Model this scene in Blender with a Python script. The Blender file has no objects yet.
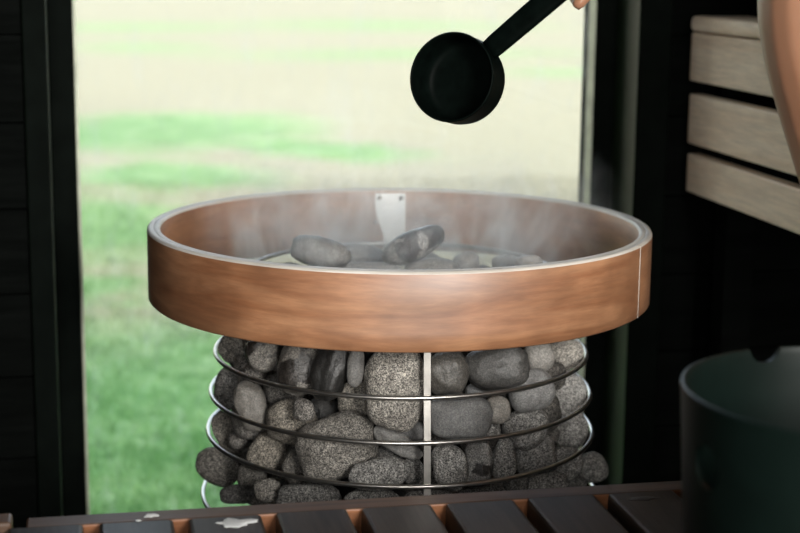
import bpy, bmesh, math, random
from mathutils import Vector, Matrix, Euler, noise
from mathutils.bvhtree import BVHTree
PI = math.pi
scene = bpy.context.scene
COL = scene.collection
TH = 0.2                                   # the room is turned 0.2 rad against the camera
RU = Vector((math.cos(TH), math.sin(TH), 0))
RV = Vector((-math.sin(TH), math.cos(TH), 0))
FLOOR, GROUND, CEIL = -0.62, -0.85, 1.30
def W(u, v, z): return RU * u + RV * v + Vector((0, 0, z))

# Sauna stove, steam and ladle in front of a garden window.
HOLE1 = (-2.795, -.048, .0165)
HOLE2 = (1.936, .002, .0150)
STEAM = 15.5
SUN_E = 1.7
SKY_W, SKY_S = 1.0, 1.02
REAR_E = (112, 32)
EXPO = 0
# position, half sizes, turn, squareness, seed, surface, tone, label of every stone in the basket
STONES = [
    ('', [-0.0038, -0.1909, -0.154], [0.0342, 0.0267, 0.0492], [-0.193, -0.011, 0.002], 2.6, 8, 'granite', (0.256, 0.246, 0.231),
     'tall pale speckled stone just left of the steel upright bar, under the hoop'),
    ('', [-0.0192, -0.213, -0.2468], [0.0347, 0.0149, 0.0192], [-0.194, -0.096, 0.018], 2.3, 21, 'granite', (0.18, 0.18, 0.18),
     'wide humped grey stone left of the bar, on the lowest wire'),
    ('', [0.0007, -0.1872, -0.2187], [0.0315, 0.0094, 0.0121], [-0.225, 0.537, -0.117], 2.3, 23, 'smooth', (0.198, 0.198, 0.198),
     'thin smooth wedge-shaped stone slanting down to the upright bar'),
    ('', [-0.198, -0.0237, -0.1543], [0.0189, 0.0111, 0.0184], [-0.195, 0.161, -0.032], 2.3, 1, 'granite', (0.156, 0.15, 0.141),
     'dark rounded stone tucked under the hoop at the far left of the basket'),
    ('', [-0.1081, -0.1597, -0.1406], [0.0268, 0.0209, 0.0341], [-0.199, 0.246, -0.05], 2.3, 5, 'wet', (0.197, 0.189, 0.178),
     'big pale stone with dark wet streaks, tilted under the hoop on the left'),
    ('', [-0.0669, -0.1767, -0.228], [0.0463, 0.0285, 0.0366], [-0.203, -0.319, 0.064], 2.4, 12, 'granite', (0.146, 0.14, 0.132),
     'largest speckled boulder, grey and potato-shaped, lying across the middle wire ring'),
    ('', [0.1101, -0.1554, -0.1393], [0.0379, 0.021, 0.0269], [-0.195, -0.148, 0.029], 2.3, 28, 'glossy', (0.09, 0.09, 0.09),
     'broad shiny dark grey stone under the hoop right of the upright bar'),
    ('', [-0.2168, -0.0319, -0.3009], [0.0292, 0.018, 0.0231], [-0.199, 0.246, -0.05], 2.3, 15, 'granite', (0.104, 0.1, 0.094),
     'dark egg-shaped stone bulging out of the basket at lower left'),
    ('', [0.2367, -0.0312, -0.2961], [0.0207, 0.0152, 0.0195], [-0.193, -0.011, 0.002], 2.3, 43, 'granite', (0.19, 0.19, 0.19),
     'dark round stone bulging out of the basket at lower right'),
    ('', [-0.1216, -0.1368, -0.2115], [0.0299, 0.0204, 0.0261], [-0.195, 0.161, -0.032], 2.3, 10, 'granite', (0.166, 0.154, 0.136),
     'brownish speckled stone resting behind the middle wire, above the largest boulder'),
    ('', [-0.0864, -0.1114, -0.2067], [0.0189, 0.0147, 0.0189], [-0.195, 0.161, -0.032], 2.4, 11, 'wet', (0.035, 0.035, 0.035),
     'small black glistening stone in the middle left of the basket'),
    ('', [-0.1502, -0.1165, -0.2537], [0.024, 0.0187, 0.024], [-0.193, -0.011, 0.002], 2.6, 13, 'granite', (0.136, 0.126, 0.111),
     'roundish coarse brown-grey stone between the two lower wires on the left'),
    ('', [0.1519, -0.1294, -0.1728], [0.0274, 0.0194, 0.0249], [-0.206, -0.353, 0.071], 2.3, 31, 'smooth', (0.323, 0.33, 0.34),
     'smooth pale grey rounded stone behind the upper wire on the right'),
    ('', [0.0679, -0.1894, -0.1879], [0.0374, 0.0197, 0.0253], [-0.193, -0.011, 0.002], 2.6, 34, 'smooth', (0.185, 0.189, 0.195),
     'broad smooth grey slab of stone right of the upright bar, above the middle wire'),
    ('', [0.1494, -0.1185, -0.2212], [0.0277, 0.0196, 0.0252], [-0.213, -0.438, 0.091], 2.3, 35, 'granite', (0.28, 0.28, 0.28),
     'sloping grey speckled stone crossed by the middle wire on the right'),
    ('', [0.1612, -0.0937, -0.2616], [0.0269, 0.021, 0.0269], [-0.206, -0.353, 0.071], 2.5, 40, 'granite', (0.29, 0.29, 0.29),
     'bulky speckled stone above the lowest wire on the right'),
    ('', [0.2042, -0.0304, -0.2084], [0.0227, 0.0136, 0.0329], [-0.199, 0.246, -0.05], 2.4, 32, 'porous', (0.3, 0.3, 0.3),
     'tall pitted grey stone at the right edge of the basket'),
    ('', [0.2, -0.0321, -0.1546], [0.0228, 0.0122, 0.0204], [-0.196, -0.182, 0.035], 2.4, 30, 'porous', (0.322, 0.31, 0.291),
     'pitted tan-grey stone under the hoop at the far right'),
    ('', [0.0584, -0.2038, -0.241], [0.0204, 0.0159, 0.0265], [-0.194, -0.096, 0.018], 2.5, 37, 'granite', (0.3, 0.3, 0.3),
     'upright light speckled stone touching the bar, above the lowest wire'),
    ('', [0.0908, -0.184, -0.2437], [0.017, 0.0133, 0.0268], [-0.193, 0.075, -0.015], 2.4, 38, 'wet', (0.3, 0.3, 0.3),
     'upright stone with dark wet streaks, second right of the bar on the lowest wire'),
    ('', [0.1203, -0.1677, -0.244], [0.0147, 0.0115, 0.0258], [-0.193, 0.075, -0.015], 2.4, 39, 'granite', (0.28, 0.28, 0.28),
     'narrow upright grey stone, third right of the bar on the lowest wire'),
    ('', [-0.0463, -0.1432, -0.1816], [0.0222, 0.0164, 0.021], [-0.195, 0.161, -0.032], 2.4, 9, 'granite', (0.219, 0.207, 0.188),
     'small round tan speckled stone behind the upper wire, left of the tall pale stone'),
    ('', [-0.1693, -0.1141, -0.1996], [0.0189, 0.0147, 0.0302], [-0.199, -0.25, 0.049], 2.3, 4, 'smooth', (0.146, 0.14, 0.132),
     'smooth oblong grey stone leaning behind the upper wires on the left'),
    ('', [0.1107, -0.1646, -0.1861], [0.0159, 0.0124, 0.0159], [-0.193, -0.011, 0.002], 2.2, 33, 'smooth', (0.318, 0.306, 0.288),
     'small whitish round stone between upper and middle wires right of the bar'),
    ('', [-0.155, -0.1219, -0.1351], [0.0199, 0.0155, 0.0224], [-0.196, -0.182, 0.035], 2.4, 2, 'wet', (0.177, 0.17, 0.16),
     'second stone from the left under the hoop, dark with a wet side'),
    ('', [-0.2017, -0.0331, -0.2022], [0.0199, 0.0119, 0.0265], [-0.195, 0.161, -0.032], 2.4, 3, 'granite', (0.1, 0.1, 0.1),
     'dark stone at the left edge between the upper and middle wires'),
    ('', [-0.2058, -0.0394, -0.2554], [0.0151, 0.0091, 0.0278], [-0.213, -0.438, 0.091], 2.3, 14, 'granite', (0.111, 0.105, 0.096),
     'leaning oval stone at the left edge between the middle and lowest wires'),
    ('', [0.0548, -0.1915, -0.1361], [0.0239, 0.0187, 0.0251], [-0.193, -0.011, 0.002], 2.5, 27, 'glossy', (0.112, 0.108, 0.102),
     'dark brown glossy stone right of the bar, directly under the hoop'),
    ('', [0.2117, -0.019, -0.2545], [0.0207, 0.0124, 0.0256], [-0.199, 0.246, -0.05], 2.3, 41, 'granite', (0.23, 0.23, 0.23),
     'dark grey stone at the right edge between the middle and lowest wires'),
    ('', [0.2009, -0.0725, -0.2779], [0.0207, 0.0162, 0.0207], [-0.193, -0.011, 0.002], 2.3, 42, 'granite', (0.25, 0.25, 0.25),
     'squat grey stone near the right edge, just above the lowest wire'),
    ('', [0.1623, -0.0989, -0.1416], [0.0189, 0.0147, 0.0202], [-0.193, -0.011, 0.002], 2.3, 29, 'smooth', (0.337, 0.33, 0.32),
     'light smooth stone under the hoop, second from the right'),
    ('', [-0.1475, -0.1594, -0.2853], [0.0155, 0.0106, 0.0136], [-0.193, -0.011, 0.002], 2.4, 17, 'granite', (0.124, 0.119, 0.112),
     'little round stone just above the bench rail at lower left'),
    ('', [-0.0975, -0.1801, -0.287], [0.038, 0.0134, 0.0171], [-0.193, -0.011, 0.002], 2.4, 19, 'granite', (0.098, 0.098, 0.098),
     'long low dark stone showing above the bench rail, left of the middle'),
    ('', [-0.075, -0.1872, -0.1353], [0.0204, 0.0159, 0.036], [-0.199, 0.246, -0.05], 2.4, 6, 'glossy', (0.017, 0.017, 0.017),
     'black wet stone under the hoop beside the big tilted pale one'),
    ('', [-0.0465, -0.2022, -0.1288], [0.0095, 0.0074, 0.0226], [-0.193, 0.075, -0.015], 2.4, 7, 'smooth', (0.144, 0.144, 0.144),
     'narrow upright grey stone under the hoop, left of the tall pale stone'),
    ('', [-0.114, -0.1505, -0.2606], [0.0174, 0.0136, 0.0211], [-0.195, 0.161, -0.032], 2.2, 18, 'granite', (0.102, 0.098, 0.092),
     'pointed stone in the gap left of the largest boulder, lower left'),
    ('', [-0.0092, -0.1639, -0.2455], [0.0185, 0.0106, 0.0135], [-0.195, 0.161, -0.032], 2.3, 22, 'granite', (0.153, 0.153, 0.153),
     'grey stone peeping out behind the wide humped stone left of the bar'),
    ('', [0.0178, -0.1856, -0.2522], [0.0122, 0.0095, 0.0158], [-0.193, -0.011, 0.002], 2.3, 24, 'granite', (0.153, 0.153, 0.153),
     'small rough stone against the bar left side, above the lowest wire'),
    ('', [0.0152, -0.1693, -0.2107], [0.0159, 0.0086, 0.011], [-0.193, -0.011, 0.002], 2.3, 25, 'smooth', (0.15, 0.153, 0.158),
     'little purplish grey stone below the tall pale one, beside the bar'),
    ('', [0.1024, -0.1534, -0.2123], [0.0148, 0.0096, 0.0123], [-0.193, -0.011, 0.002], 2.3, 36, 'granite', (0.27, 0.27, 0.27),
     'small light rough stone below the whitish round one right of the bar'),
    ('', [0.0897, -0.1413, -0.1713], [0.0136, 0.0087, 0.0111], [-0.193, -0.011, 0.002], 2.2, 46, 'smooth', (0.259, 0.27, 0.286),
     'tiny bluish grey stone at the upper wire under the shiny dark stone'),
    ('', [-0.1703, -0.0985, -0.2869], [0.0179, 0.012, 0.0154], [-0.193, -0.011, 0.002], 2.3, 16, 'granite', (0.087, 0.084, 0.079),
     'shadowed stone crossed by the lowest wire at lower left'),
    ('', [-0.1873, -0.0954, -0.3128], [0.0219, 0.009, 0.0116], [-0.193, -0.011, 0.002], 2.3, 20, 'granite', (0.063, 0.063, 0.063),
     'flat dark stone in the bottom left corner above the bench rail'),
    ('', [0.1716, -0.1232, -0.287], [0.0278, 0.0099, 0.0126], [-0.196, -0.182, 0.035], 2.3, 44, 'granite', (0.25, 0.25, 0.25),
     'flat grey stone under the lowest wire at lower right'),
    ('', [0.135, -0.1616, -0.2754], [0.0148, 0.0087, 0.0111], [-0.193, -0.011, 0.002], 2.3, 48, 'granite', (0.126, 0.126, 0.126),
     'small flat stone below the lowest wire, right of the middle'),
    ('', [0.212, -0.0658, -0.3062], [0.0157, 0.0071, 0.0091], [-0.193, -0.011, 0.002], 2.3, 49, 'granite', (0.126, 0.126, 0.126),
     'tiny flat stone above the bench rail at the right bottom edge'),
    ('', [-0.0274, -0.2031, -0.2793], [0.0314, 0.0104, 0.0133], [-0.193, -0.011, 0.002], 2.3, 50, 'granite', (0.108, 0.108, 0.108),
     'low stone above the bench rail, just left of the bar foot'),
    ('', [0.0365, -0.2184, -0.2743], [0.0287, 0.0093, 0.012], [-0.193, -0.011, 0.002], 2.3, 51, 'granite', (0.117, 0.117, 0.117),
     'low stone above the bench rail at the foot of the upright bar'),
    ('', [0.0966, -0.1832, -0.2814], [0.0269, 0.0095, 0.0122], [-0.193, -0.011, 0.002], 2.3, 52, 'granite', (0.117, 0.117, 0.117),
     'low stone above the bench rail, just right of the bar foot'),
    ('', [0.0165, -0.0468, -0.0216], [0.0399, 0.02, 0.0181], [-0.212, -0.421, 0.087], 2.4, 62, 'wet', (0.32, 0.32, 0.32),
     'long mottled stone tilted up to the right, topmost of the pile inside the hoop'),
    ('', [-0.091, -0.0685, -0.0283], [0.0359, 0.0211, 0.0191], [-0.201, 0.281, -0.057], 2.4, 61, 'smooth', (0.23, 0.23, 0.23),
     'humped dark grey stone at the left of the pile inside the hoop'),
    ('', [0.0388, -0.0401, -0.0496], [0.0329, 0.0134, 0.0122], [-0.193, -0.011, 0.002], 2.3, 64, 'smooth', (0.3, 0.3, 0.3),
     'flat smooth stone at the front of the pile below the long mottled one'),
    ('', [-0.0333, -0.0409, -0.0539], [0.0353, 0.0121, 0.011], [-0.193, -0.011, 0.002], 2.3, 68, 'smooth', (0.32, 0.32, 0.32),
     'thin flat stone showing just over the hoop front edge, left of middle'),
    ('', [-0.0467, 0.0193, -0.0485], [0.0301, 0.018, 0.0163], [-0.193, 0.075, -0.015], 2.3, 63, 'smooth', (0.27, 0.27, 0.27),
     'hazy grey stone between the humped and long mottled stones inside the hoop'),
    ('', [0.0813, 0.0183, -0.0532], [0.0163, 0.0152, 0.0138], [-0.193, -0.011, 0.002], 2.2, 65, 'smooth', (0.35, 0.35, 0.35),
     'small pale pointed stone right of the long mottled stone inside the hoop'),
    ('', [0.1301, 0.0177, -0.0562], [0.0176, 0.0138, 0.0126], [-0.193, -0.011, 0.002], 2.3, 66, 'smooth', (0.38, 0.38, 0.38),
     'light stone in the hoop, third right from the long mottled one'),
    ('', [0.1523, -0.0506, -0.0403], [0.0169, 0.0106, 0.0097], [-0.193, -0.011, 0.002], 2.3, 67, 'smooth', (0.43, 0.43, 0.43),
     'pale flat stone at the right end of the pile inside the hoop'),
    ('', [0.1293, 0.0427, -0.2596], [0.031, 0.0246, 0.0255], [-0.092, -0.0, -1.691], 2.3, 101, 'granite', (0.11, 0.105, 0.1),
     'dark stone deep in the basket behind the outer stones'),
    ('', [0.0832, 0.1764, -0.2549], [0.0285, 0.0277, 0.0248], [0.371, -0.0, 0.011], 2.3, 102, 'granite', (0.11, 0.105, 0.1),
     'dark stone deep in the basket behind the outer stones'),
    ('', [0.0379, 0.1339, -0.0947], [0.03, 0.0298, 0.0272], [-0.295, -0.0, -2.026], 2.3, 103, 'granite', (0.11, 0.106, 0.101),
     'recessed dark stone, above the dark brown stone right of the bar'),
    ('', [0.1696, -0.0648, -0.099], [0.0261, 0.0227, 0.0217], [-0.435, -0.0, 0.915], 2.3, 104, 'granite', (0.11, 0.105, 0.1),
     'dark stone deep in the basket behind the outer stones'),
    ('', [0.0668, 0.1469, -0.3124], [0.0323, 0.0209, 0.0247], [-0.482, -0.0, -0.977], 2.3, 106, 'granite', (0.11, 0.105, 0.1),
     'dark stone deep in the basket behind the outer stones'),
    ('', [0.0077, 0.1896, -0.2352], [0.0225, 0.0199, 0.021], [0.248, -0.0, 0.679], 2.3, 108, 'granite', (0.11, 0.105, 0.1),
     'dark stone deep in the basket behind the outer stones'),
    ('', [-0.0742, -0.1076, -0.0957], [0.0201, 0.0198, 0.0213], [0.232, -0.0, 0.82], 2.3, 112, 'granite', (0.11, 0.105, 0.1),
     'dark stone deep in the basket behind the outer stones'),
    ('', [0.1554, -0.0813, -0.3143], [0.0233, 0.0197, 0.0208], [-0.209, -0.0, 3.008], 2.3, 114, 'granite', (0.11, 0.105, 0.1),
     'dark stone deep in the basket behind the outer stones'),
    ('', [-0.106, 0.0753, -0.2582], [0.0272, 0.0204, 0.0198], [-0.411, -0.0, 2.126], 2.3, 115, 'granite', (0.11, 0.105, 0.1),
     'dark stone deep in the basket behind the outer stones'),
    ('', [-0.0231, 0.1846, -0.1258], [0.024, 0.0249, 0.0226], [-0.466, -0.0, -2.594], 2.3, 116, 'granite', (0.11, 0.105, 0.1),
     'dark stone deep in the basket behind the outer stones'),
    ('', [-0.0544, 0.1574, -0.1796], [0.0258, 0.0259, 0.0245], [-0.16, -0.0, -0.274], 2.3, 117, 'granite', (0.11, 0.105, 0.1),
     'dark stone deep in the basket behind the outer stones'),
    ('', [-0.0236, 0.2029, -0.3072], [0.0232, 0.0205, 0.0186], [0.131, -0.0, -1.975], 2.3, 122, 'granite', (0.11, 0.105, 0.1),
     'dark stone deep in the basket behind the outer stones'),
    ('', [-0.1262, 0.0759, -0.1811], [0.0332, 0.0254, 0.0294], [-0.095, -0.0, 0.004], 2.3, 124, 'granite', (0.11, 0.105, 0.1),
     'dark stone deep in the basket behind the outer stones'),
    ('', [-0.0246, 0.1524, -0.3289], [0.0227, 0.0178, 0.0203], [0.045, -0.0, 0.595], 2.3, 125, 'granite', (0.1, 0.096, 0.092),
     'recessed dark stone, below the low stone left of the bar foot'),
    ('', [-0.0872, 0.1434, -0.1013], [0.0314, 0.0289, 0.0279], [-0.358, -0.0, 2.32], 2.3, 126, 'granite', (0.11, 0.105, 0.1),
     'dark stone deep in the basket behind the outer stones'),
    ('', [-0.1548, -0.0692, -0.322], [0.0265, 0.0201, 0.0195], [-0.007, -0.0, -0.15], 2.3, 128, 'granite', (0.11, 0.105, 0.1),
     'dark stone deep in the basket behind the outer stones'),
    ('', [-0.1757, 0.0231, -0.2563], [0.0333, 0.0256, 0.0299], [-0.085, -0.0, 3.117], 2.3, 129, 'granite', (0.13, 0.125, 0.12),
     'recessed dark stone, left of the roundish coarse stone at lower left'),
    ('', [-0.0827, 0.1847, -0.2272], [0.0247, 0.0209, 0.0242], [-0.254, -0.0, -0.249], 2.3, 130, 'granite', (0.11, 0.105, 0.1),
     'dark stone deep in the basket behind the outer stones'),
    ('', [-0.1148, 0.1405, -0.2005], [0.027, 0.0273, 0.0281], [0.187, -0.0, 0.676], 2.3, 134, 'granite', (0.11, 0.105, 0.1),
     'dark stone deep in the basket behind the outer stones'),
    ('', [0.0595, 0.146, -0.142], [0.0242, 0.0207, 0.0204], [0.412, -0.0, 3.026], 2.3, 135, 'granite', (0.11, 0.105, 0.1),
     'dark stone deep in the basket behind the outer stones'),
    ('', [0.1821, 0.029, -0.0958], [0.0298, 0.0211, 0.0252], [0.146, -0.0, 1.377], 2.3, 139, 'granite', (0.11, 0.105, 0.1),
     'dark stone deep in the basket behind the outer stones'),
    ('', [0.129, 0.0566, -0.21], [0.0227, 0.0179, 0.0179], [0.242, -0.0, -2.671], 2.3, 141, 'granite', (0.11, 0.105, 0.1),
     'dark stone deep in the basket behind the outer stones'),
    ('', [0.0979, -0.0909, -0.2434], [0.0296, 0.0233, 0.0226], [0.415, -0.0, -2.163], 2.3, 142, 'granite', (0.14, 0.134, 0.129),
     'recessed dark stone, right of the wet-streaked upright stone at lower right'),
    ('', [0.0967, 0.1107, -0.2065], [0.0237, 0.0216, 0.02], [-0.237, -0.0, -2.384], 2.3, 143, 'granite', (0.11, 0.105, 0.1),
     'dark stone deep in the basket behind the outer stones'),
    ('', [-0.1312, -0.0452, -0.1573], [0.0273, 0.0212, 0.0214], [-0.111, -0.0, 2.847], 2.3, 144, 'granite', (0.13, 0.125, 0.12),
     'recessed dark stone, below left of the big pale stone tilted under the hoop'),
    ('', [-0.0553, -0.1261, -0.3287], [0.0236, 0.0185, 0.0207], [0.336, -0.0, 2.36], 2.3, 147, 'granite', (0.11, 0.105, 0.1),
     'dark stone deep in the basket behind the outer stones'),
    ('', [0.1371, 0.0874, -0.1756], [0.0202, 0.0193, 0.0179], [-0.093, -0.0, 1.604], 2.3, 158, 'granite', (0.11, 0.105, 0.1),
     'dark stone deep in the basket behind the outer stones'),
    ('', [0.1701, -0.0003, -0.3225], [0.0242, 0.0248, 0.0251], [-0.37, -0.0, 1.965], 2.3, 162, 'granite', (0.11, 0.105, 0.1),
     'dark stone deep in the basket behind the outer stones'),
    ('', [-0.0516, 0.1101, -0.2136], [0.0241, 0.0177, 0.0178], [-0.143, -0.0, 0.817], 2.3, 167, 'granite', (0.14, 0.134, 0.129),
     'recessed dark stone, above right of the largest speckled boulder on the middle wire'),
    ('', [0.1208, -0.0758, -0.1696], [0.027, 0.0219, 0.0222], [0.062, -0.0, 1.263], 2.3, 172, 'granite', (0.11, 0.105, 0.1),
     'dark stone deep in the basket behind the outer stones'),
    ('', [-0.1115, 0.1438, -0.2948], [0.0308, 0.025, 0.0242], [-0.438, -0.0, -0.578], 2.3, 173, 'granite', (0.11, 0.105, 0.1),
     'dark stone deep in the basket behind the outer stones'),
    ('', [-0.1466, 0.0053, -0.3214], [0.0321, 0.0242, 0.025], [0.218, -0.0, 0.62], 2.3, 174, 'granite', (0.13, 0.125, 0.12),
     'recessed dark stone, below the little round stone by the bench rail'),
    ('', [0.1269, 0.03, -0.1003], [0.0316, 0.0244, 0.0252], [0.111, -0.0, -1.645], 2.3, 180, 'granite', (0.11, 0.105, 0.1),
     'dark stone deep in the basket behind the outer stones'),
    ('', [-0.1438, 0.1309, -0.1188], [0.0263, 0.0197, 0.018], [-0.343, -0.0, 1.215], 2.3, 188, 'granite', (0.11, 0.105, 0.1),
     'dark stone deep in the basket behind the outer stones'),
    ('', [0.1223, 0.1077, -0.2644], [0.0213, 0.0191, 0.0182], [0.142, -0.0, -0.595], 2.3, 193, 'granite', (0.11, 0.105, 0.1),
     'dark stone deep in the basket behind the outer stones'),
    ('', [-0.182, -0.0489, -0.1018], [0.0263, 0.0181, 0.0209], [-0.201, -0.0, 1.624], 2.3, 217, 'granite', (0.11, 0.105, 0.1),
     'dark stone deep in the basket behind the outer stones'),
    ('', [0.0384, 0.1225, -0.2648], [0.0337, 0.0266, 0.0271], [-0.303, -0.0, 2.479], 2.3, 219, 'granite', (0.13, 0.125, 0.12),
     'recessed dark stone, above the low stone at the bar foot'),
    ('', [0.1015, 0.082, -0.1249], [0.0311, 0.0238, 0.0211], [-0.116, -0.0, -0.178], 2.3, 223, 'granite', (0.11, 0.105, 0.1),
     'dark stone deep in the basket behind the outer stones'),
    ('', [0.1203, 0.1309, -0.3112], [0.0304, 0.0289, 0.0272], [-0.446, -0.0, 0.876], 2.3, 229, 'granite', (0.11, 0.105, 0.1),
     'dark stone deep in the basket behind the outer stones'),
    ('', [-0.1331, 0.0747, -0.0964], [0.03, 0.0252, 0.0297], [-0.013, -0.0, 0.206], 2.3, 235, 'granite', (0.11, 0.105, 0.1),
     'dark stone deep in the basket behind the outer stones'),
    ('', [0.1343, -0.0251, -0.189], [0.0245, 0.0192, 0.0182], [-0.493, -0.0, 1.809], 2.3, 249, 'granite', (0.11, 0.105, 0.1),
     'dark stone deep in the basket behind the outer stones'),
    ('', [0.1147, -0.0971, -0.0983], [0.025, 0.023, 0.0231], [-0.27, -0.0, -1.116], 2.3, 252, 'granite', (0.11, 0.105, 0.1),
     'dark stone deep in the basket behind the outer stones'),
    ('', [-0.0584, 0.12, -0.2654], [0.0303, 0.0281, 0.0247], [-0.417, -0.0, -3.025], 2.3, 254, 'granite', (0.11, 0.105, 0.1),
     'dark stone deep in the basket behind the outer stones'),
    ('', [-0.1228, -0.1124, -0.0981], [0.0217, 0.0189, 0.018], [0.431, -0.0, 1.9], 2.3, 256, 'granite', (0.11, 0.105, 0.1),
     'dark stone deep in the basket behind the outer stones'),
    ('', [-0.1423, 0.0235, -0.1913], [0.0316, 0.0256, 0.0295], [0.128, -0.0, 2.135], 2.3, 264, 'granite', (0.11, 0.105, 0.1),
     'dark stone deep in the basket behind the outer stones'),
    ('', [0.0112, -0.1341, -0.1964], [0.0252, 0.0208, 0.0197], [0.129, -0.0, -0.81], 2.3, 277, 'granite', (0.14, 0.134, 0.129),
     'recessed dark stone, above the little purplish grey stone'),
    ('', [0.1197, -0.0409, -0.1183], [0.0269, 0.0214, 0.0251], [-0.109, -0.0, -2.983], 2.3, 296, 'granite', (0.11, 0.105, 0.1),
     'dark stone deep in the basket behind the outer stones'),
    ('', [0.0002, 0.1426, -0.194], [0.024, 0.0219, 0.0195], [-0.032, -0.0, -2.066], 2.3, 302, 'granite', (0.11, 0.105, 0.1),
     'dark stone deep in the basket behind the outer stones'),
    ('', [-0.1311, -0.0185, -0.2397], [0.0236, 0.021, 0.0182], [0.365, -0.0, -0.331], 2.3, 304, 'granite', (0.11, 0.105, 0.1),
     'dark stone deep in the basket behind the outer stones'),
    ('', [0.1578, 0.1342, -0.2601], [0.0244, 0.021, 0.0258], [-0.151, -0.0, -0.316], 2.3, 309, 'granite', (0.11, 0.105, 0.1),
     'dark stone deep in the basket behind the outer stones'),
    ('', [-0.0751, -0.1028, -0.2629], [0.0322, 0.0265, 0.0268], [0.26, -0.0, 2.334], 2.3, 318, 'granite', (0.11, 0.105, 0.1),
     'dark stone deep in the basket behind the outer stones'),
    ('', [-0.1131, -0.0594, -0.102], [0.0259, 0.0204, 0.0185], [0.21, -0.0, -0.336], 2.3, 319, 'granite', (0.11, 0.105, 0.1),
     'dark stone deep in the basket behind the outer stones'),
    ('', [0.1516, -0.0089, -0.2548], [0.0278, 0.0244, 0.028], [-0.427, -0.0, -3.048], 2.3, 327, 'granite', (0.11, 0.105, 0.1),
     'dark stone deep in the basket behind the outer stones'),
    ('', [-0.0873, -0.1492, -0.3056], [0.0231, 0.0177, 0.0188], [-0.13, -0.0, 2.62], 2.3, 341, 'granite', (0.11, 0.105, 0.1),
     'dark stone deep in the basket behind the outer stones'),
    ('', [0.0427, -0.1541, -0.2262], [0.0204, 0.0208, 0.0213], [0.325, -0.0, -2.61], 2.3, 343, 'granite', (0.11, 0.106, 0.101),
     'recessed dark stone, above left of the upright speckled stone right of the bar'),
    ('', [0.1332, 0.1395, -0.1845], [0.03, 0.0246, 0.0222], [-0.12, -0.0, 2.655], 2.3, 346, 'granite', (0.11, 0.105, 0.1),
     'dark stone deep in the basket behind the outer stones'),
    ('', [-0.1508, 0.124, -0.2423], [0.0269, 0.0182, 0.0219], [0.335, -0.0, 2.311], 2.3, 347, 'granite', (0.11, 0.105, 0.1),
     'dark stone deep in the basket behind the outer stones'),
    ('', [-0.1698, -0.0826, -0.2273], [0.028, 0.0244, 0.0219], [0.454, -0.0, -0.467], 2.3, 374, 'granite', (0.13, 0.125, 0.12),
     'recessed dark stone, below the smooth oblong grey stone on the left'),
    ('', [0.0527, -0.1223, -0.1641], [0.0261, 0.0189, 0.0198], [0.038, -0.0, -0.649], 2.3, 375, 'granite', (0.1, 0.096, 0.092),
     'recessed dark stone, below the dark brown stone right of the bar'),
    ('', [-0.1338, -0.0836, -0.1887], [0.0252, 0.0198, 0.0194], [-0.225, -0.0, -2.637], 2.3, 390, 'granite', (0.1, 0.096, 0.092),
     'recessed dark stone, above the brownish speckled stone on the middle wire'),
    ('', [0.1713, 0.0789, -0.2791], [0.0314, 0.0219, 0.0244], [0.46, -0.0, 1.143], 2.3, 413, 'granite', (0.11, 0.105, 0.1),
     'dark stone deep in the basket behind the outer stones'),
    ('', [0.0479, 0.1866, -0.1909], [0.0225, 0.0197, 0.0207], [0.037, -0.0, -0.125], 2.3, 419, 'granite', (0.11, 0.105, 0.1),
     'dark stone deep in the basket behind the outer stones'),
    ('', [0.1742, 0.0152, -0.2011], [0.0319, 0.0285, 0.0246], [0.312, -0.0, -2.493], 2.3, 430, 'granite', (0.11, 0.105, 0.1),
     'dark stone deep in the basket behind the outer stones'),
    ('', [-0.1535, -0.0012, -0.127], [0.0244, 0.0212, 0.0243], [-0.469, -0.0, -0.076], 2.3, 451, 'granite', (0.11, 0.105, 0.1),
     'dark stone deep in the basket behind the outer stones'),
    ('', [0.0078, 0.1214, -0.143], [0.0262, 0.0186, 0.0203], [0.087, -0.0, 2.933], 2.3, 456, 'granite', (0.11, 0.105, 0.1),
     'dark stone deep in the basket behind the outer stones'),
    ('', [0.0626, -0.1279, -0.3045], [0.0204, 0.018, 0.0183], [-0.444, -0.0, 0.046], 2.3, 481, 'granite', (0.11, 0.105, 0.1),
     'dark stone deep in the basket behind the outer stones'),
    ('', [-0.0849, -0.0863, -0.1337], [0.0244, 0.0187, 0.0217], [0.499, -0.0, 1.385], 2.3, 510, 'granite', (0.11, 0.105, 0.1),
     'dark stone deep in the basket behind the outer stones'),
    ('', [-0.098, -0.0813, -0.3096], [0.0258, 0.0218, 0.0212], [-0.228, -0.0, -1.475], 2.3, 518, 'granite', (0.11, 0.105, 0.1),
     'dark stone deep in the basket behind the outer stones'),
    ('', [0.1613, 0.1023, -0.1429], [0.0209, 0.0207, 0.0211], [0.234, -0.0, 0.207], 2.3, 551, 'granite', (0.11, 0.105, 0.1),
     'dark stone deep in the basket behind the outer stones'),
    ('', [0.1666, 0.1154, -0.2137], [0.0274, 0.0208, 0.0198], [0.201, -0.0, 1.924], 2.3, 567, 'granite', (0.11, 0.105, 0.1),
     'dark stone deep in the basket behind the outer stones'),
    ('', [0.0991, -0.0999, -0.292], [0.0229, 0.0194, 0.0201], [-0.108, -0.0, -0.278], 2.3, 591, 'granite', (0.12, 0.115, 0.11),
     'recessed dark stone, below the low stone right of the bar foot'),
    ('', [-0.1936, 0.0443, -0.3103], [0.0254, 0.0211, 0.0258], [0.328, -0.0, 3.071], 2.3, 597, 'granite', (0.11, 0.105, 0.1),
     'dark stone deep in the basket behind the outer stones'),
    ('', [-0.0554, 0.1699, -0.293], [0.0259, 0.0215, 0.0216], [-0.157, -0.0, -1.774], 2.3, 619, 'granite', (0.11, 0.105, 0.1),
     'dark stone deep in the basket behind the outer stones'),
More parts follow.
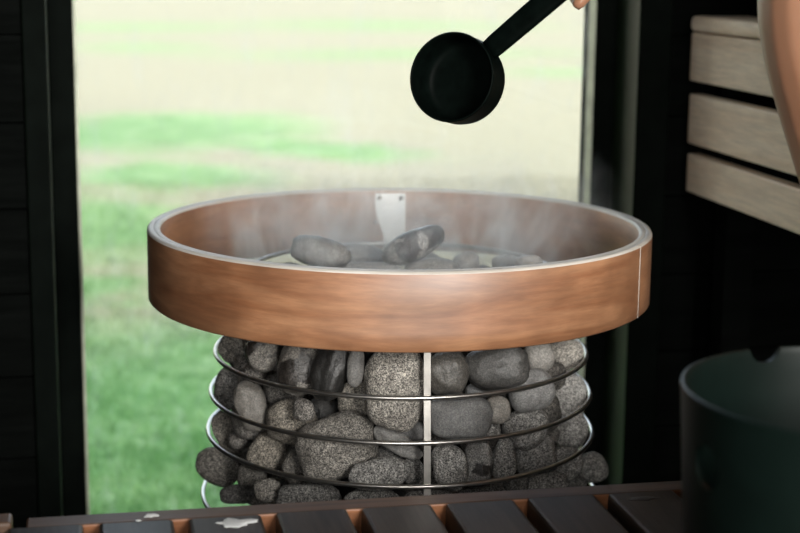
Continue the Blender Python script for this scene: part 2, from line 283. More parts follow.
    ('', [-0.0521, 0.1197, -0.1453], [0.0244, 0.0213, 0.0196], [0.173, -0.0, 0.255], 2.3, 656, 'granite', (0.11, 0.105, 0.1),
     'dark stone deep in the basket behind the outer stones'),
    ('', [0.1456, 0.0864, -0.0912], [0.0293, 0.0231, 0.0241], [-0.047, -0.0, -0.452], 2.3, 804, 'granite', (0.11, 0.105, 0.1),
     'dark stone deep in the basket behind the outer stones'),
    ('', [-0.1844, 0.0721, -0.2699], [0.0254, 0.0217, 0.0218], [0.299, -0.0, 3.053], 2.3, 860, 'granite', (0.11, 0.105, 0.1),
     'dark stone deep in the basket behind the outer stones'),
    ('', [0.0863, -0.1027, -0.1392], [0.0236, 0.018, 0.0211], [0.257, -0.0, 0.258], 2.3, 981, 'granite', (0.12, 0.115, 0.11),
     'recessed dark stone, left of the broad shiny dark stone under the hoop'),
    ('', [-0.1834, 0.0587, -0.141], [0.0259, 0.0193, 0.0209], [-0.035, -0.0, 1.226], 2.3, 993, 'granite', (0.11, 0.105, 0.1),
     'dark stone deep in the basket behind the outer stones'),
    ('', [-0.1127, -0.0593, -0.2552], [0.0273, 0.0213, 0.0186], [-0.181, -0.0, -2.187], 2.3, 1077, 'granite', (0.11, 0.105, 0.1),
     'dark stone deep in the basket behind the outer stones'),
    ('', [0.0571, 0.1874, -0.1177], [0.0215, 0.0207, 0.0185], [0.302, -0.0, 3.004], 2.3, 1100, 'granite', (0.11, 0.105, 0.1),
     'dark stone deep in the basket behind the outer stones'),
    ('', [0.1039, 0.1239, -0.0979], [0.0243, 0.0176, 0.0206], [-0.347, -0.0, -1.818], 2.3, 1123, 'granite', (0.11, 0.106, 0.101),
     'recessed dark stone, above the broad shiny dark stone under the hoop'),
    ('', [0.1145, 0.1439, -0.1393], [0.0308, 0.022, 0.0219], [0.35, -0.0, 3.139], 2.3, 1327, 'granite', (0.11, 0.105, 0.1),
     'dark stone deep in the basket behind the outer stones'),
    ('', [0.1593, 0.0344, -0.1534], [0.0276, 0.0259, 0.0219], [0.068, -0.0, 0.845], 2.3, 1450, 'granite', (0.11, 0.105, 0.1),
     'dark stone deep in the basket behind the outer stones'),
    ('', [-0.1574, -0.0822, -0.133], [0.0236, 0.0232, 0.0252], [-0.439, -0.0, -2.721], 2.3, 1528, 'granite', (0.11, 0.106, 0.101),
     'recessed dark stone, above left of the second stone under the hoop'),
    ('', [-0.027, -0.1243, -0.2191], [0.0219, 0.0203, 0.0184], [0.274, -0.0, 1.157], 2.3, 1543, 'granite', (0.11, 0.106, 0.101),
     'recessed dark stone, left of the thin wedge stone slanting to the bar'),
    ('', [0.1765, -0.041, -0.2845], [0.0237, 0.0191, 0.0218], [0.319, -0.0, -2.727], 2.3, 1598, 'granite', (0.11, 0.105, 0.1),
     'dark stone deep in the basket behind the outer stones'),
    ('', [-0.0374, 0.189, -0.2257], [0.0244, 0.0181, 0.0183], [0.261, -0.0, -1.344], 2.3, 1642, 'granite', (0.11, 0.105, 0.1),
     'dark stone deep in the basket behind the outer stones'),
    ('', [0.1856, 0.0298, -0.2556], [0.0263, 0.0185, 0.0181], [0.407, -0.0, -1.855], 2.3, 1646, 'granite', (0.11, 0.105, 0.1),
     'dark stone deep in the basket behind the outer stones'),
    ('', [0.1244, -0.0569, -0.2681], [0.0271, 0.0208, 0.0207], [-0.309, -0.0, 2.515], 2.3, 1824, 'granite', (0.11, 0.105, 0.1),
     'dark stone deep in the basket behind the outer stones'),
    ('', [0.0282, -0.1611, -0.2795], [0.0227, 0.0202, 0.0198], [-0.291, -0.0, 2.768], 2.3, 1868, 'granite', (0.11, 0.106, 0.101),
     'recessed dark stone, left of the low stone at the bar foot'),
    ('', [-0.1927, 0.0316, -0.1785], [0.0208, 0.0192, 0.0193], [0.309, -0.0, -0.455], 2.3, 1926, 'granite', (0.12, 0.115, 0.11),
     'recessed dark stone, below the round stone under the hoop at far left'),
    ('', [0.0396, 0.1926, -0.2947], [0.026, 0.0181, 0.0181], [-0.012, -0.0, 1.482], 2.3, 2030, 'granite', (0.11, 0.105, 0.1),
     'dark stone deep in the basket behind the outer stones'),
    ('', [0.1657, -0.0683, -0.2153], [0.0272, 0.029, 0.0254], [-0.378, -0.0, -0.521], 2.3, 2123, 'granite', (0.11, 0.106, 0.101),
     'recessed dark stone, right of the sloping grey stone across the middle wire'),
    ('', [-0.0099, -0.1375, -0.0968], [0.0263, 0.0216, 0.0184], [-0.168, -0.0, -1.554], 2.3, 2352, 'granite', (0.11, 0.105, 0.1),
     'dark stone deep in the basket behind the outer stones'),
    ('', [-0.1654, 0.0914, -0.2173], [0.0214, 0.0206, 0.0191], [0.025, -0.0, 1.792], 2.3, 2497, 'granite', (0.11, 0.105, 0.1),
     'dark stone deep in the basket behind the outer stones'),
    ('', [-0.1485, 0.1031, -0.2878], [0.024, 0.0194, 0.0195], [-0.443, -0.0, 2.855], 2.3, 2529, 'granite', (0.11, 0.105, 0.1),
     'dark stone deep in the basket behind the outer stones'),
    ('', [-0.0043, 0.1684, -0.2901], [0.0206, 0.0198, 0.0197], [0.436, -0.0, -0.985], 2.3, 2642, 'granite', (0.11, 0.105, 0.1),
     'dark stone deep in the basket behind the outer stones'),
    ('', [0.1741, -0.0767, -0.1694], [0.0226, 0.0179, 0.0179], [0.101, -0.0, -0.34], 2.3, 2798, 'granite', (0.11, 0.106, 0.101),
     'recessed dark stone, right of the smooth pale grey stone on the right'),
    ('', [0.0824, 0.155, -0.2161], [0.0237, 0.0189, 0.0177], [0.036, -0.0, 2.793], 2.3, 3093, 'granite', (0.11, 0.105, 0.1),
     'dark stone deep in the basket behind the outer stones'),
    ('', [0.0947, 0.0847, -0.2918], [0.0235, 0.0233, 0.0217], [0.158, -0.0, -2.639], 2.3, 3105, 'granite', (0.11, 0.105, 0.1),
     'dark stone deep in the basket behind the outer stones'),
    ('', [0.0238, 0.1694, -0.1463], [0.0241, 0.0177, 0.0177], [0.02, -0.0, -2.685], 2.3, 3121, 'granite', (0.11, 0.105, 0.1),
     'dark stone deep in the basket behind the outer stones'),
    ('', [-0.1009, -0.1152, -0.1621], [0.0225, 0.0187, 0.0193], [0.251, -0.0, 0.274], 2.3, 3589, 'granite', (0.11, 0.105, 0.1),
     'dark stone deep in the basket behind the outer stones'),
    ('', [0.0071, 0.1909, -0.192], [0.0182, 0.0168, 0.0175], [-0.101, -0.0, 2.45], 2.3, 3729, 'granite', (0.11, 0.105, 0.1),
     'dark stone deep in the basket behind the outer stones'),
    ('', [0.141, -0.0096, -0.1522], [0.0239, 0.0186, 0.0186], [-0.253, -0.0, -0.497], 2.3, 3766, 'granite', (0.11, 0.105, 0.1),
     'dark stone deep in the basket behind the outer stones'),
    ('', [-0.0115, -0.1332, -0.2752], [0.0175, 0.018, 0.0172], [0.195, -0.0, -2.577], 2.3, 4442, 'granite', (0.14, 0.134, 0.129),
     'recessed dark stone, right of the low stone left of the bar foot'),
    ('', [-0.1682, -0.0961, -0.1651], [0.0126, 0.0101, 0.0091], [-0.245, -0.0, 2.711], 2.3, 5042, 'granite', (0.14, 0.134, 0.129),
     'recessed dark stone, right of the round stone under the hoop at far left'),
    ('', [-0.1897, -0.064, -0.2563], [0.0153, 0.0123, 0.0115], [0.346, -0.0, -1.045], 2.3, 5052, 'granite', (0.14, 0.134, 0.129),
     'recessed dark stone, right of the leaning oval stone at the left edge'),
    ('', [0.0867, 0.1746, -0.2543], [0.0244, 0.0187, 0.0176], [0.044, -0.0, -2.082], 2.3, 5157, 'granite', (0.11, 0.105, 0.1),
     'dark stone deep in the basket behind the outer stones'),
    ('', [-0.1048, -0.1743, -0.1863], [0.0137, 0.0119, 0.0134], [-0.001, -0.0, -1.017], 2.3, 5177, 'granite', (0.14, 0.134, 0.129),
     'recessed dark stone, above left of the black glistening stone'),
    ('', [-0.1136, 0.1493, -0.246], [0.0223, 0.0171, 0.0177], [0.437, -0.0, 2.764], 2.3, 5708, 'granite', (0.11, 0.105, 0.1),
     'dark stone deep in the basket behind the outer stones'),
    ('', [-0.201, 0.0158, -0.2122], [0.0192, 0.0168, 0.0172], [0.064, -0.0, -2.203], 2.3, 7295, 'granite', (0.11, 0.105, 0.1),
     'dark stone deep in the basket behind the outer stones'),
    ('', [-0.0827, 0.0277, -0.1062], [0.0299, 0.026, 0.0195], [-0.197, -0.0, 1.346], 2.3, 9020, 'granite', (0.1, 0.096, 0.092),
     'low stone under the pile, below the hazy stone in the middle of the pile'),
    ('', [0.0558, 0.0267, -0.1021], [0.023, 0.02, 0.015], [0.348, -0.0, -2.887], 2.3, 9099, 'granite', (0.13, 0.125, 0.12),
     'low stone under the pile, below the small pale stone on top'),
    ('', [-0.1122, 0.0328, -0.2298], [0.018, 0.0162, 0.018], [-0.028, -0.0, -1.828], 2.3, 7308, 'granite', (0.11, 0.106, 0.101),
     'recessed dark stone, below the brownish speckled stone on the middle wire'),
    ('', [0.1091, -0.1233, -0.1832], [0.015, 0.0135, 0.015], [0.162, -0.0, 2.901], 2.3, 7493, 'granite', (0.11, 0.106, 0.101),
     'recessed dark stone, above the small whitish round stone'),
    ('', [0.1191, -0.0013, -0.2163], [0.012, 0.0108, 0.012], [-0.354, -0.0, 0.9], 2.3, 7495, 'granite', (0.11, 0.105, 0.1),
     'dark stone deep in the basket behind the outer stones'),
    ('', [0.186, -0.045, -0.2519], [0.01, 0.009, 0.01], [0.471, -0.0, 2.178], 2.3, 7552, 'granite', (0.14, 0.134, 0.129),
     'recessed dark stone, left of the dark stone at the right edge'),
    ('', [0.1979, 0.0583, -0.2863], [0.012, 0.0108, 0.012], [0.07, -0.0, 0.601], 2.3, 7553, 'granite', (0.11, 0.105, 0.1),
     'dark stone deep in the basket behind the outer stones'),
    ('', [0.141, 0.1322, -0.3776], [0.026, 0.0234, 0.026], [-0.108, -0.0, -1.909], 2.3, 7503, 'granite', (0.11, 0.105, 0.1),
     'dark stone deep in the basket behind the outer stones'),
    ('', [0.1383, 0.1332, -0.3724], [0.018, 0.0162, 0.018], [0.437, -0.0, -2.306], 2.3, 7501, 'granite', (0.11, 0.105, 0.1),
     'dark stone deep in the basket behind the outer stones'),
    ('', [-0.1712, -0.0679, -0.1824], [0.018, 0.0162, 0.018], [-0.278, -0.0, -3.114], 2.3, 7253, 'granite', (0.11, 0.106, 0.101),
     'recessed dark stone, above the smooth oblong grey stone on the left'),
    ('', [-0.1862, -0.0467, -0.1674], [0.01, 0.009, 0.01], [0.291, -0.0, 2.946], 2.3, 7242, 'granite', (0.14, 0.134, 0.129),
     'recessed dark stone, below right of the round stone under the hoop at far left'),
]
# ------------------------------------------------------------------ materials
def mat(name):
    m = bpy.data.materials.new(name); m.use_nodes = True
    nt = m.node_tree
    for n in list(nt.nodes): nt.nodes.remove(n)
    out = nt.nodes.new('ShaderNodeOutputMaterial')
    b = nt.nodes.new('ShaderNodeBsdfPrincipled')
    nt.links.new(b.outputs[0], out.inputs[0])
    return m, nt, b, out
def N(nt, t, **kw):
    n = nt.nodes.new(t)
    for k, v in kw.items():
        if k.startswith('_'): setattr(n, k[1:], v)
        else: n.inputs[k.replace('__', ' ')].default_value = v
    return n
def ramp(nt, src, stops, interp='LINEAR'):
    r = nt.nodes.new('ShaderNodeValToRGB'); r.color_ramp.interpolation = interp
    e = r.color_ramp.elements
    while len(e) < len(stops): e.new(0.5)
    for k, (p, c) in enumerate(stops):
        e[k].position = p; e[k].color = (*c, 1) if len(c) == 3 else c
    nt.links.new(src, r.inputs[0]); return r
def mixc(nt, f, a, b, mode='MIX'):
    m = nt.nodes.new('ShaderNodeMix'); m.data_type = 'RGBA'; m.blend_type = mode
    for k, v in ((0, f), (6, a), (7, b)):
        if hasattr(v, 'is_linked'): nt.links.new(v, m.inputs[k])
        elif k == 0: m.inputs[0].default_value = v
        else: m.inputs[k].default_value = (*v, 1)
    return m.outputs[2]
def math_(nt, op, a, b=None):
    m = nt.nodes.new('ShaderNodeMath'); m.operation = op
    for k, v in ((0, a), (1, b)):
        if v is None: continue
        if hasattr(v, 'is_linked'): nt.links.new(v, m.inputs[k])
        else: m.inputs[k].default_value = v
    return m.outputs[0]
def bump(nt, h, b, strength=.3, dist=.002):
    n = N(nt, 'ShaderNodeBump', Strength=strength, Distance=dist)
    nt.links.new(h, n.inputs['Height']); nt.links.new(n.outputs[0], b.inputs['Normal'])

def plain(name, c, rough=.5, metal=0, spec=.5, var=.25, scale=30):
    m, nt, b, o = mat(name)
    tc = N(nt, 'ShaderNodeTexCoord'); nz = N(nt, 'ShaderNodeTexNoise', Scale=scale, Detail=4)
    nt.links.new(tc.outputs['Object'], nz.inputs['Vector'])
    r = ramp(nt, nz.outputs[0], [(.3, [x * (1 - var) for x in c]), (.7, [min(1, x * (1 + var)) for x in c])])
    nt.links.new(r.outputs[0], b.inputs['Base Color'])
    b.inputs['Roughness'].default_value = rough; b.inputs['Metallic'].default_value = metal
    b.inputs['Specular IOR Level'].default_value = spec
    return m

def wood(name, dark, light, stretch=(14, 1.2, 14), rough=.55, coord='Object', blotch=.5, ring=2.0, bstr=.25, spec=.4, sheen_c=None):
    """Streaky grain: noise stretched along one axis, with slow blotches."""
    m, nt, b, o = mat(name)
    tc = N(nt, 'ShaderNodeTexCoord'); mp = N(nt, 'ShaderNodeMapping'); mp.inputs['Scale'].default_value = stretch
    nt.links.new(tc.outputs[coord], mp.inputs['Vector'])
    oi = N(nt, 'ShaderNodeObjectInfo')
    add = N(nt, 'ShaderNodeVectorMath', _operation='ADD')
    cmb = N(nt, 'ShaderNodeCombineXYZ')
    k = math_(nt, 'MULTIPLY', oi.outputs['Random'], 37.0)
    for i in range(3): nt.links.new(k, cmb.inputs[i])
    nt.links.new(mp.outputs[0], add.inputs[0]); nt.links.new(cmb.outputs[0], add.inputs[1])
    n1 = N(nt, 'ShaderNodeTexNoise', Scale=ring, Detail=6, Roughness=.6, Distortion=1.2)
    n2 = N(nt, 'ShaderNodeTexNoise', Scale=ring * 6, Detail=3, Roughness=.7)
    n3 = N(nt, 'ShaderNodeTexNoise', Scale=9, Detail=3)
    nt.links.new(add.outputs[0], n1.inputs['Vector']); nt.links.new(add.outputs[0], n2.inputs['Vector'])
    nt.links.new(tc.outputs[coord], n3.inputs['Vector'])
    r1 = ramp(nt, n1.outputs[0], [(.32, dark), (.68, light)])
    r2 = ramp(nt, n2.outputs[0], [(.35, (.8, .8, .8)), (.65, (1, 1, 1))])
    r3 = ramp(nt, n3.outputs[0], [(.38, (1 - blotch * .55, 1 - blotch * .6, 1 - blotch * .65)), (.62, (1, 1, 1))])
    c = mixc(nt, 1.0, r1.outputs[0], r2.outputs[0], 'MULTIPLY')
    c = mixc(nt, 1.0, c, r3.outputs[0], 'MULTIPLY')
    nt.links.new(c, b.inputs['Base Color'])
    b.inputs['Roughness'].default_value = rough; b.inputs['Specular IOR Level'].default_value = spec
    bump(nt, n2.outputs[0], b, bstr, .0008)
    return m

def stone_mat(name, rough=.8, wet=False, speck=1.0, pit=False):
    m, nt, b, o = mat(name)
    tc = N(nt, 'ShaderNodeTexCoord'); oi = N(nt, 'ShaderNodeObjectInfo')
    geo = N(nt, 'ShaderNodeNewGeometry')
    add = N(nt, 'ShaderNodeVectorMath', _operation='ADD')
    nt.links.new(geo.outputs['Position'], add.inputs[0])
    cmb = N(nt, 'ShaderNodeCombineXYZ'); nt.links.new(math_(nt, 'MULTIPLY', oi.outputs['Random'], 11.0), cmb.inputs[0]); nt.links.new(cmb.outputs[0], add.inputs[1])
    P = add.outputs[0]
    fine = N(nt, 'ShaderNodeTexNoise', Scale=620, Detail=2, Roughness=.7)
    mid = N(nt, 'ShaderNodeTexNoise', Scale=190, Detail=3, Roughness=.6)
    big = N(nt, 'ShaderNodeTexNoise', Scale=28, Detail=4, Roughness=.6)
    for n in (fine, mid, big): nt.links.new(P, n.inputs['Vector'])
    lo = 1 - .85 * speck; hi = 1 + 1.5 * speck
    r1 = ramp(nt, fine.outputs[0], [(.36, (lo,) * 3), (.50, (1, .99, .97)), (.66, (hi, hi * .98, hi * .94))])
    r2 = ramp(nt, mid.outputs[0], [(.36, (1 - .4 * speck,) * 3), (.62, (1 + .2 * speck,) * 3)])
    r3 = ramp(nt, big.outputs[0], [(.35, (.72, .70, .68)), (.65, (1.12, 1.11, 1.08))])
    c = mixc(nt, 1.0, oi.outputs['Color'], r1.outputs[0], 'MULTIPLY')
    c = mixc(nt, 1.0, c, r2.outputs[0], 'MULTIPLY')
    c = mixc(nt, 1.0, c, r3.outputs[0], 'MULTIPLY')
    b.inputs['Roughness'].default_value = rough
    if wet:                                # water-dark patches with sharp edges where the pour ran down
        wn = N(nt, 'ShaderNodeTexNoise', Scale=30, Detail=3, Roughness=.5); nt.links.new(P, wn.inputs['Vector'])
        wr = ramp(nt, wn.outputs[0], [(.50, (0, 0, 0)), (.53, (1, 1, 1))])
        c = mixc(nt, wr.outputs[0], c, mixc(nt, 1.0, c, (.16, .15, .15), 'MULTIPLY'))
        rr = ramp(nt, wn.outputs[0], [(.50, (rough,) * 3), (.53, (.32,) * 3)])
        nt.links.new(rr.outputs[0], b.inputs['Roughness'])
    nt.links.new(c, b.inputs['Base Color'])
    h = math_(nt, 'ADD', math_(nt, 'MULTIPLY', fine.outputs[0], .6), mid.outputs[0])
    if pit:
        vo = N(nt, 'ShaderNodeTexVoronoi', Scale=75); nt.links.new(P, vo.inputs['Vector'])
        pr = ramp(nt, vo.outputs['Distance'], [(.12, (0, 0, 0)), (.3, (1, 1, 1))])
        h = math_(nt, 'ADD', h, pr.outputs[0])
    bump(nt, h, b, .55 * min(1, speck + .2), .0022)
    return m

M = {}
M['hoop'] = wood('hoop_wood', (.33, .132, .054), (.53, .265, .132), stretch=(2.2, 16, 1), rough=.54, coord='UV', blotch=.70, ring=2.2, bstr=.08, spec=.9)
M['hoop'].node_tree.nodes['Principled BSDF'].inputs['Coat Weight'].default_value = .6; M['hoop'].node_tree.nodes['Principled BSDF'].inputs['Coat Roughness'].default_value = .42
M['hoop_edge'] = wood('hoop_skylit_rim_and_joint', (.64, .59, .52), (.86, .82, .76), stretch=(3, 60, 1), rough=.5, coord='UV', blotch=.2)  # rim paled and greyed to paint in sky light; the joint shares it
M['bench'] = wood('bench_stained', (.016, .0125, .0095), (.050, .039, .030), stretch=(26, 1.6, 26), rough=.42, blotch=.35, spec=.2)
M['rail'] = wood('bench_rail', (.075, .042, .026), (.15, .085, .05), stretch=(1.5, 30, 30), rough=.5, blotch=.4)
M['rail_face'] = wood('bench_rail_raw', (.19, .070, .025), (.30, .12, .048), stretch=(1.5, 30, 30), rough=.5, blotch=.3)
M['pale'] = wood('pale_board', (.82, .64, .48), (.96, .83, .68), stretch=(12, 1.0, 12), rough=.6, blotch=.12, ring=2.6)
M['plank'] = wood('black_plank', (.0022, .0028, .0025), (.005, .006, .0055), stretch=(1.6, 24, 24), rough=.8, blotch=.3, spec=.02)
M['black'] = plain('black_wall', (.003, .0035, .0032), rough=.8, spec=.02)
M['frame'] = plain('window_frame_paint', (.003, .0045, .0036), rough=.7, spec=.03)
M['reveal'] = plain('reveal_lawn_lit', (.010, .019, .009), rough=.4, spec=.26)  # green tint paints lawn light onto the sides of the opening
M['lit_edge'] = plain('lit_edge_bead', (.58, .62, .48), rough=.5)  # pale tone puts the daylight on the frame edge into the bead's colour
M['floor'] = plain('dark_floor', (.012, .012, .012), rough=.6)
M['steel'] = plain('brushed_steel', (.50, .48, .45), rough=.33, metal=1, var=.1, scale=120)
M['plate'] = plain('zinc_plate', (.70, .71, .70), rough=.42, metal=.75, var=.06, scale=60)
M['bolt'] = plain('bolt_steel', (.36, .34, .31), rough=.4, metal=1)
M['core'] = plain('stove_core', (.015, .015, .015), rough=.8)
M['bucket'] = plain('bucket_dark_green', (.0028, .0072, .0058), rough=.45, var=.15, spec=.2)
M['ladle'] = plain('ladle_black', (.0018, .0034, .0028), rough=.5, var=.3, spec=.03, scale=90)
M['granite'] = stone_mat('stone_granite', .85, speck=1.0)
M['porous'] = stone_mat('stone_porous', .85, speck=.8, pit=True)
M['smooth'] = stone_mat('stone_smooth', .6, speck=.35)
M['wet'] = stone_mat('stone_wet', .7, wet=True, speck=.7)
M['glossy'] = stone_mat('stone_glossy', .38, speck=.45)
m, nt, b, o = mat('wet_foam'); b.inputs['Base Color'].default_value = (.78, .80, .80, 1); b.inputs['Roughness'].default_value = .35
nz = N(nt, 'ShaderNodeTexNoise', Scale=140, Detail=3); bump(nt, nz.outputs[0], b, .6, .003); M['foam'] = m
M['knot'] = plain('wood_knot', (.008, .007, .006), rough=.5)
# skin
m, nt, b, o = mat('skin'); tc = N(nt, 'ShaderNodeTexCoord'); nz = N(nt, 'ShaderNodeTexNoise', Scale=9, Detail=4); nt.links.new(tc.outputs['Object'], nz.inputs['Vector'])
r = ramp(nt, nz.outputs[0], [(.3, (.30, .145, .083)), (.7, (.38, .195, .118))]); nt.links.new(r.outputs[0], b.inputs['Base Color'])
b.inputs['Roughness'].default_value = .48; b.inputs['Subsurface Weight'].default_value = .12; b.inputs['Subsurface Radius'].default_value = (.012, .004, .002); b.inputs['Subsurface Scale'].default_value = 1
M['skin'] = m
M['cloth'] = plain('trunks_cloth', (.02, .03, .05), rough=.9)
M['hair'] = plain('hair_brown', (.03, .018, .010), rough=.6)
M['eye'] = plain('eye_white', (.75, .73, .70), rough=.2, var=.02)
M['lip'] = plain('lip', (.36, .13, .10), rough=.5)
# glass: a clear reflecting pane with faint dust
m = bpy.data.materials.new('window_glass'); m.use_nodes = True; nt = m.node_tree
for n in list(nt.nodes): nt.nodes.remove(n)
out = N(nt, 'ShaderNodeOutputMaterial'); tr = N(nt, 'ShaderNodeBsdfTransparent'); tr.inputs[0].default_value = (.95, .975, .955, 1)
gl = N(nt, 'ShaderNodeBsdfGlossy', Roughness=.0); fr = N(nt, 'ShaderNodeFresnel', IOR=1.45)
df = N(nt, 'ShaderNodeBsdfTranslucent'); df.inputs[0].default_value = (.9, .9, .9, 1)
tc = N(nt, 'ShaderNodeTexCoord'); mp = N(nt, 'ShaderNodeMapping'); mp.inputs['Scale'].default_value = (9, 1, 3); nt.links.new(tc.outputs['Object'], mp.inputs[0])
nz = N(nt, 'ShaderNodeTexNoise', Scale=2.2, Detail=5, Roughness=.65); nt.links.new(mp.outputs[0], nz.inputs['Vector'])
dr = ramp(nt, nz.outputs[0], [(.52, (.012,) * 3), (.72, (.10,) * 3)])
m1 = N(nt, 'ShaderNodeMixShader'); nt.links.new(dr.outputs[0], m1.inputs[0]); nt.links.new(tr.outputs[0], m1.inputs[1]); nt.links.new(df.outputs[0], m1.inputs[2])
m2 = N(nt, 'ShaderNodeMixShader'); nt.links.new(fr.outputs[0], m2.inputs[0]); nt.links.new(m1.outputs[0], m2.inputs[1]); nt.links.new(gl.outputs[0], m2.inputs[2])
nt.links.new(m2.outputs[0], out.inputs[0]); M['glass'] = m
# lawn: straw-coloured turf; tree shade painted in as green near the house and in patches
PATCH = [((.15, 8.9), (.85, 1.15), -.45), ((1.0, 7.75), (.75, .30), -.70), ((.05, 6.6), (.55, .50), -.25), ((-.35, 5.1), (.42, .75), 0), ((-.45, 3.75), (.25, .25), 0),  # first five paint in shade from the trees; the rest are faintly greener turf
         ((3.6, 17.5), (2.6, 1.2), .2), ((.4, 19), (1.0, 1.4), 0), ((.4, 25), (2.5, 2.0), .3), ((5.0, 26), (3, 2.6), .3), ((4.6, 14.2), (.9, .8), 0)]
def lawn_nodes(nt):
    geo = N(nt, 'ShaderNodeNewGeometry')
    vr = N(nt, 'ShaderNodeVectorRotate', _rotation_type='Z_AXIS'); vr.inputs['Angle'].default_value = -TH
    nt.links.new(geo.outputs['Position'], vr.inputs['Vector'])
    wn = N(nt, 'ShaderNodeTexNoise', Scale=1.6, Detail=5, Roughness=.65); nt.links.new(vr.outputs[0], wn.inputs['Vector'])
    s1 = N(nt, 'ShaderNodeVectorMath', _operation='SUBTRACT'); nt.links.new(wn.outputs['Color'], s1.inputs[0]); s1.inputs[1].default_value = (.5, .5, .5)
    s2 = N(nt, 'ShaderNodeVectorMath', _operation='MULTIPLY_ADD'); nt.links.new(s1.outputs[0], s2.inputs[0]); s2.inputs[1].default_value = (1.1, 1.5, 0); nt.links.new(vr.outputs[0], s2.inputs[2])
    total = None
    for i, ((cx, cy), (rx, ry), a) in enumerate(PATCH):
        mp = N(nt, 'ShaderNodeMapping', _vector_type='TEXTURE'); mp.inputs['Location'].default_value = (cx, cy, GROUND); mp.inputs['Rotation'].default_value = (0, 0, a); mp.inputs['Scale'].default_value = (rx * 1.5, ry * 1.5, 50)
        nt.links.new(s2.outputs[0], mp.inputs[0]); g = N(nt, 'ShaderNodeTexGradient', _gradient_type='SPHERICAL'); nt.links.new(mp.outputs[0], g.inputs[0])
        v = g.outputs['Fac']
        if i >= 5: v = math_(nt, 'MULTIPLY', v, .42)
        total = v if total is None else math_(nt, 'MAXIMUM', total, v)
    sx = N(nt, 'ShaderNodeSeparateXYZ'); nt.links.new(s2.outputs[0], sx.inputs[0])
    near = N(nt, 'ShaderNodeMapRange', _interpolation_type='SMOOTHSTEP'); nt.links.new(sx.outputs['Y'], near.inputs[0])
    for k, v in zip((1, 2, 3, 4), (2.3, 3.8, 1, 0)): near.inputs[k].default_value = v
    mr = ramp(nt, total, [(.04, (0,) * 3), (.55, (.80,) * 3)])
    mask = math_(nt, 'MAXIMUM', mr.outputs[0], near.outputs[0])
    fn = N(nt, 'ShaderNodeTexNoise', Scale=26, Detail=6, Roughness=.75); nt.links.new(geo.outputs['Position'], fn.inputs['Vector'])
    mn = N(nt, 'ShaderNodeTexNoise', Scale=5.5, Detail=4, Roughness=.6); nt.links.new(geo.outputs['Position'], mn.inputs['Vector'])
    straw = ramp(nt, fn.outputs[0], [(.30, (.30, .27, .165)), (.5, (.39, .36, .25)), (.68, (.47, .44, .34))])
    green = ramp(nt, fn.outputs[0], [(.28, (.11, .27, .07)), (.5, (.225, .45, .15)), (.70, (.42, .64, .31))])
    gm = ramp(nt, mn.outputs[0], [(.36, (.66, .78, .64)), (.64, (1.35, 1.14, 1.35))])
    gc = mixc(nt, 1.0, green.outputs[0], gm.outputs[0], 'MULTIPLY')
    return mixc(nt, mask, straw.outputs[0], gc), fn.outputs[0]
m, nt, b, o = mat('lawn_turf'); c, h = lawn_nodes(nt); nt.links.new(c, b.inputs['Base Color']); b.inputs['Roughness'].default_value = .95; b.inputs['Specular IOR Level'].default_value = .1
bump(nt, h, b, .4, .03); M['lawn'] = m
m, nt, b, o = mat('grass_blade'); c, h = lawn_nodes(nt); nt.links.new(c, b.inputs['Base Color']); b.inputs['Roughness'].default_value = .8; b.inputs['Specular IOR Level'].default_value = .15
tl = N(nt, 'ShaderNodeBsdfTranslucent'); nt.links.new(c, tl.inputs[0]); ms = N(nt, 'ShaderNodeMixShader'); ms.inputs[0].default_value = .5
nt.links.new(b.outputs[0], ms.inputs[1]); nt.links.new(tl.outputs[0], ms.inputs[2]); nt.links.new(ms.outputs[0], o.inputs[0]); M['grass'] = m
M['bark'] = plain('bark', (.09, .065, .045), rough=.9, scale=14)
M['leaf'] = plain('leaf', (.05, .13, .03), rough=.6, scale=4)

# ------------------------------------------------------------------ builders
def bm_obj(name, bm, material, parent=None, smooth=True, mats=None):
    me = bpy.data.meshes.new(name)
    if smooth:
        for f in bm.faces: f.smooth = True
    bm.normal_update(); bm.to_mesh(me); bm.free()
    for mm in (mats or [material]): me.materials.append(mm)
    ob = bpy.data.objects.new(name, me); COL.objects.link(ob)
    if parent is not None: ob.parent = parent
    return ob
def empty(name, loc, rz=0):
    o = bpy.data.objects.new(name, None); COL.objects.link(o); o.location = loc; o.rotation_euler = (0, 0, rz)
    o.empty_display_size = .05; return o
def tag(o, label=None, cat=None, group=None, kind=None):
    if label: o['label'] = label
    if cat: o['category'] = cat
    if group: o['group'] = group
    if kind: o['kind'] = kind
    return o
def box(bm, u0, u1, v0, v1, z0, z1, bev=0.0, seg=2):
    r = bmesh.ops.create_cube(bm, size=1)
    vs = r['verts']
    for p in vs:
        p.co = Vector((u0 + (p.co.x + .5) * (u1 - u0), v0 + (p.co.y + .5) * (v1 - v0), z0 + (p.co.z + .5) * (z1 - z0)))
    if bev:
        es = list({e for p in vs for e in p.link_edges})
        bmesh.ops.bevel(bm, geom=es, offset=bev, segments=seg, profile=.5, affect='EDGES')
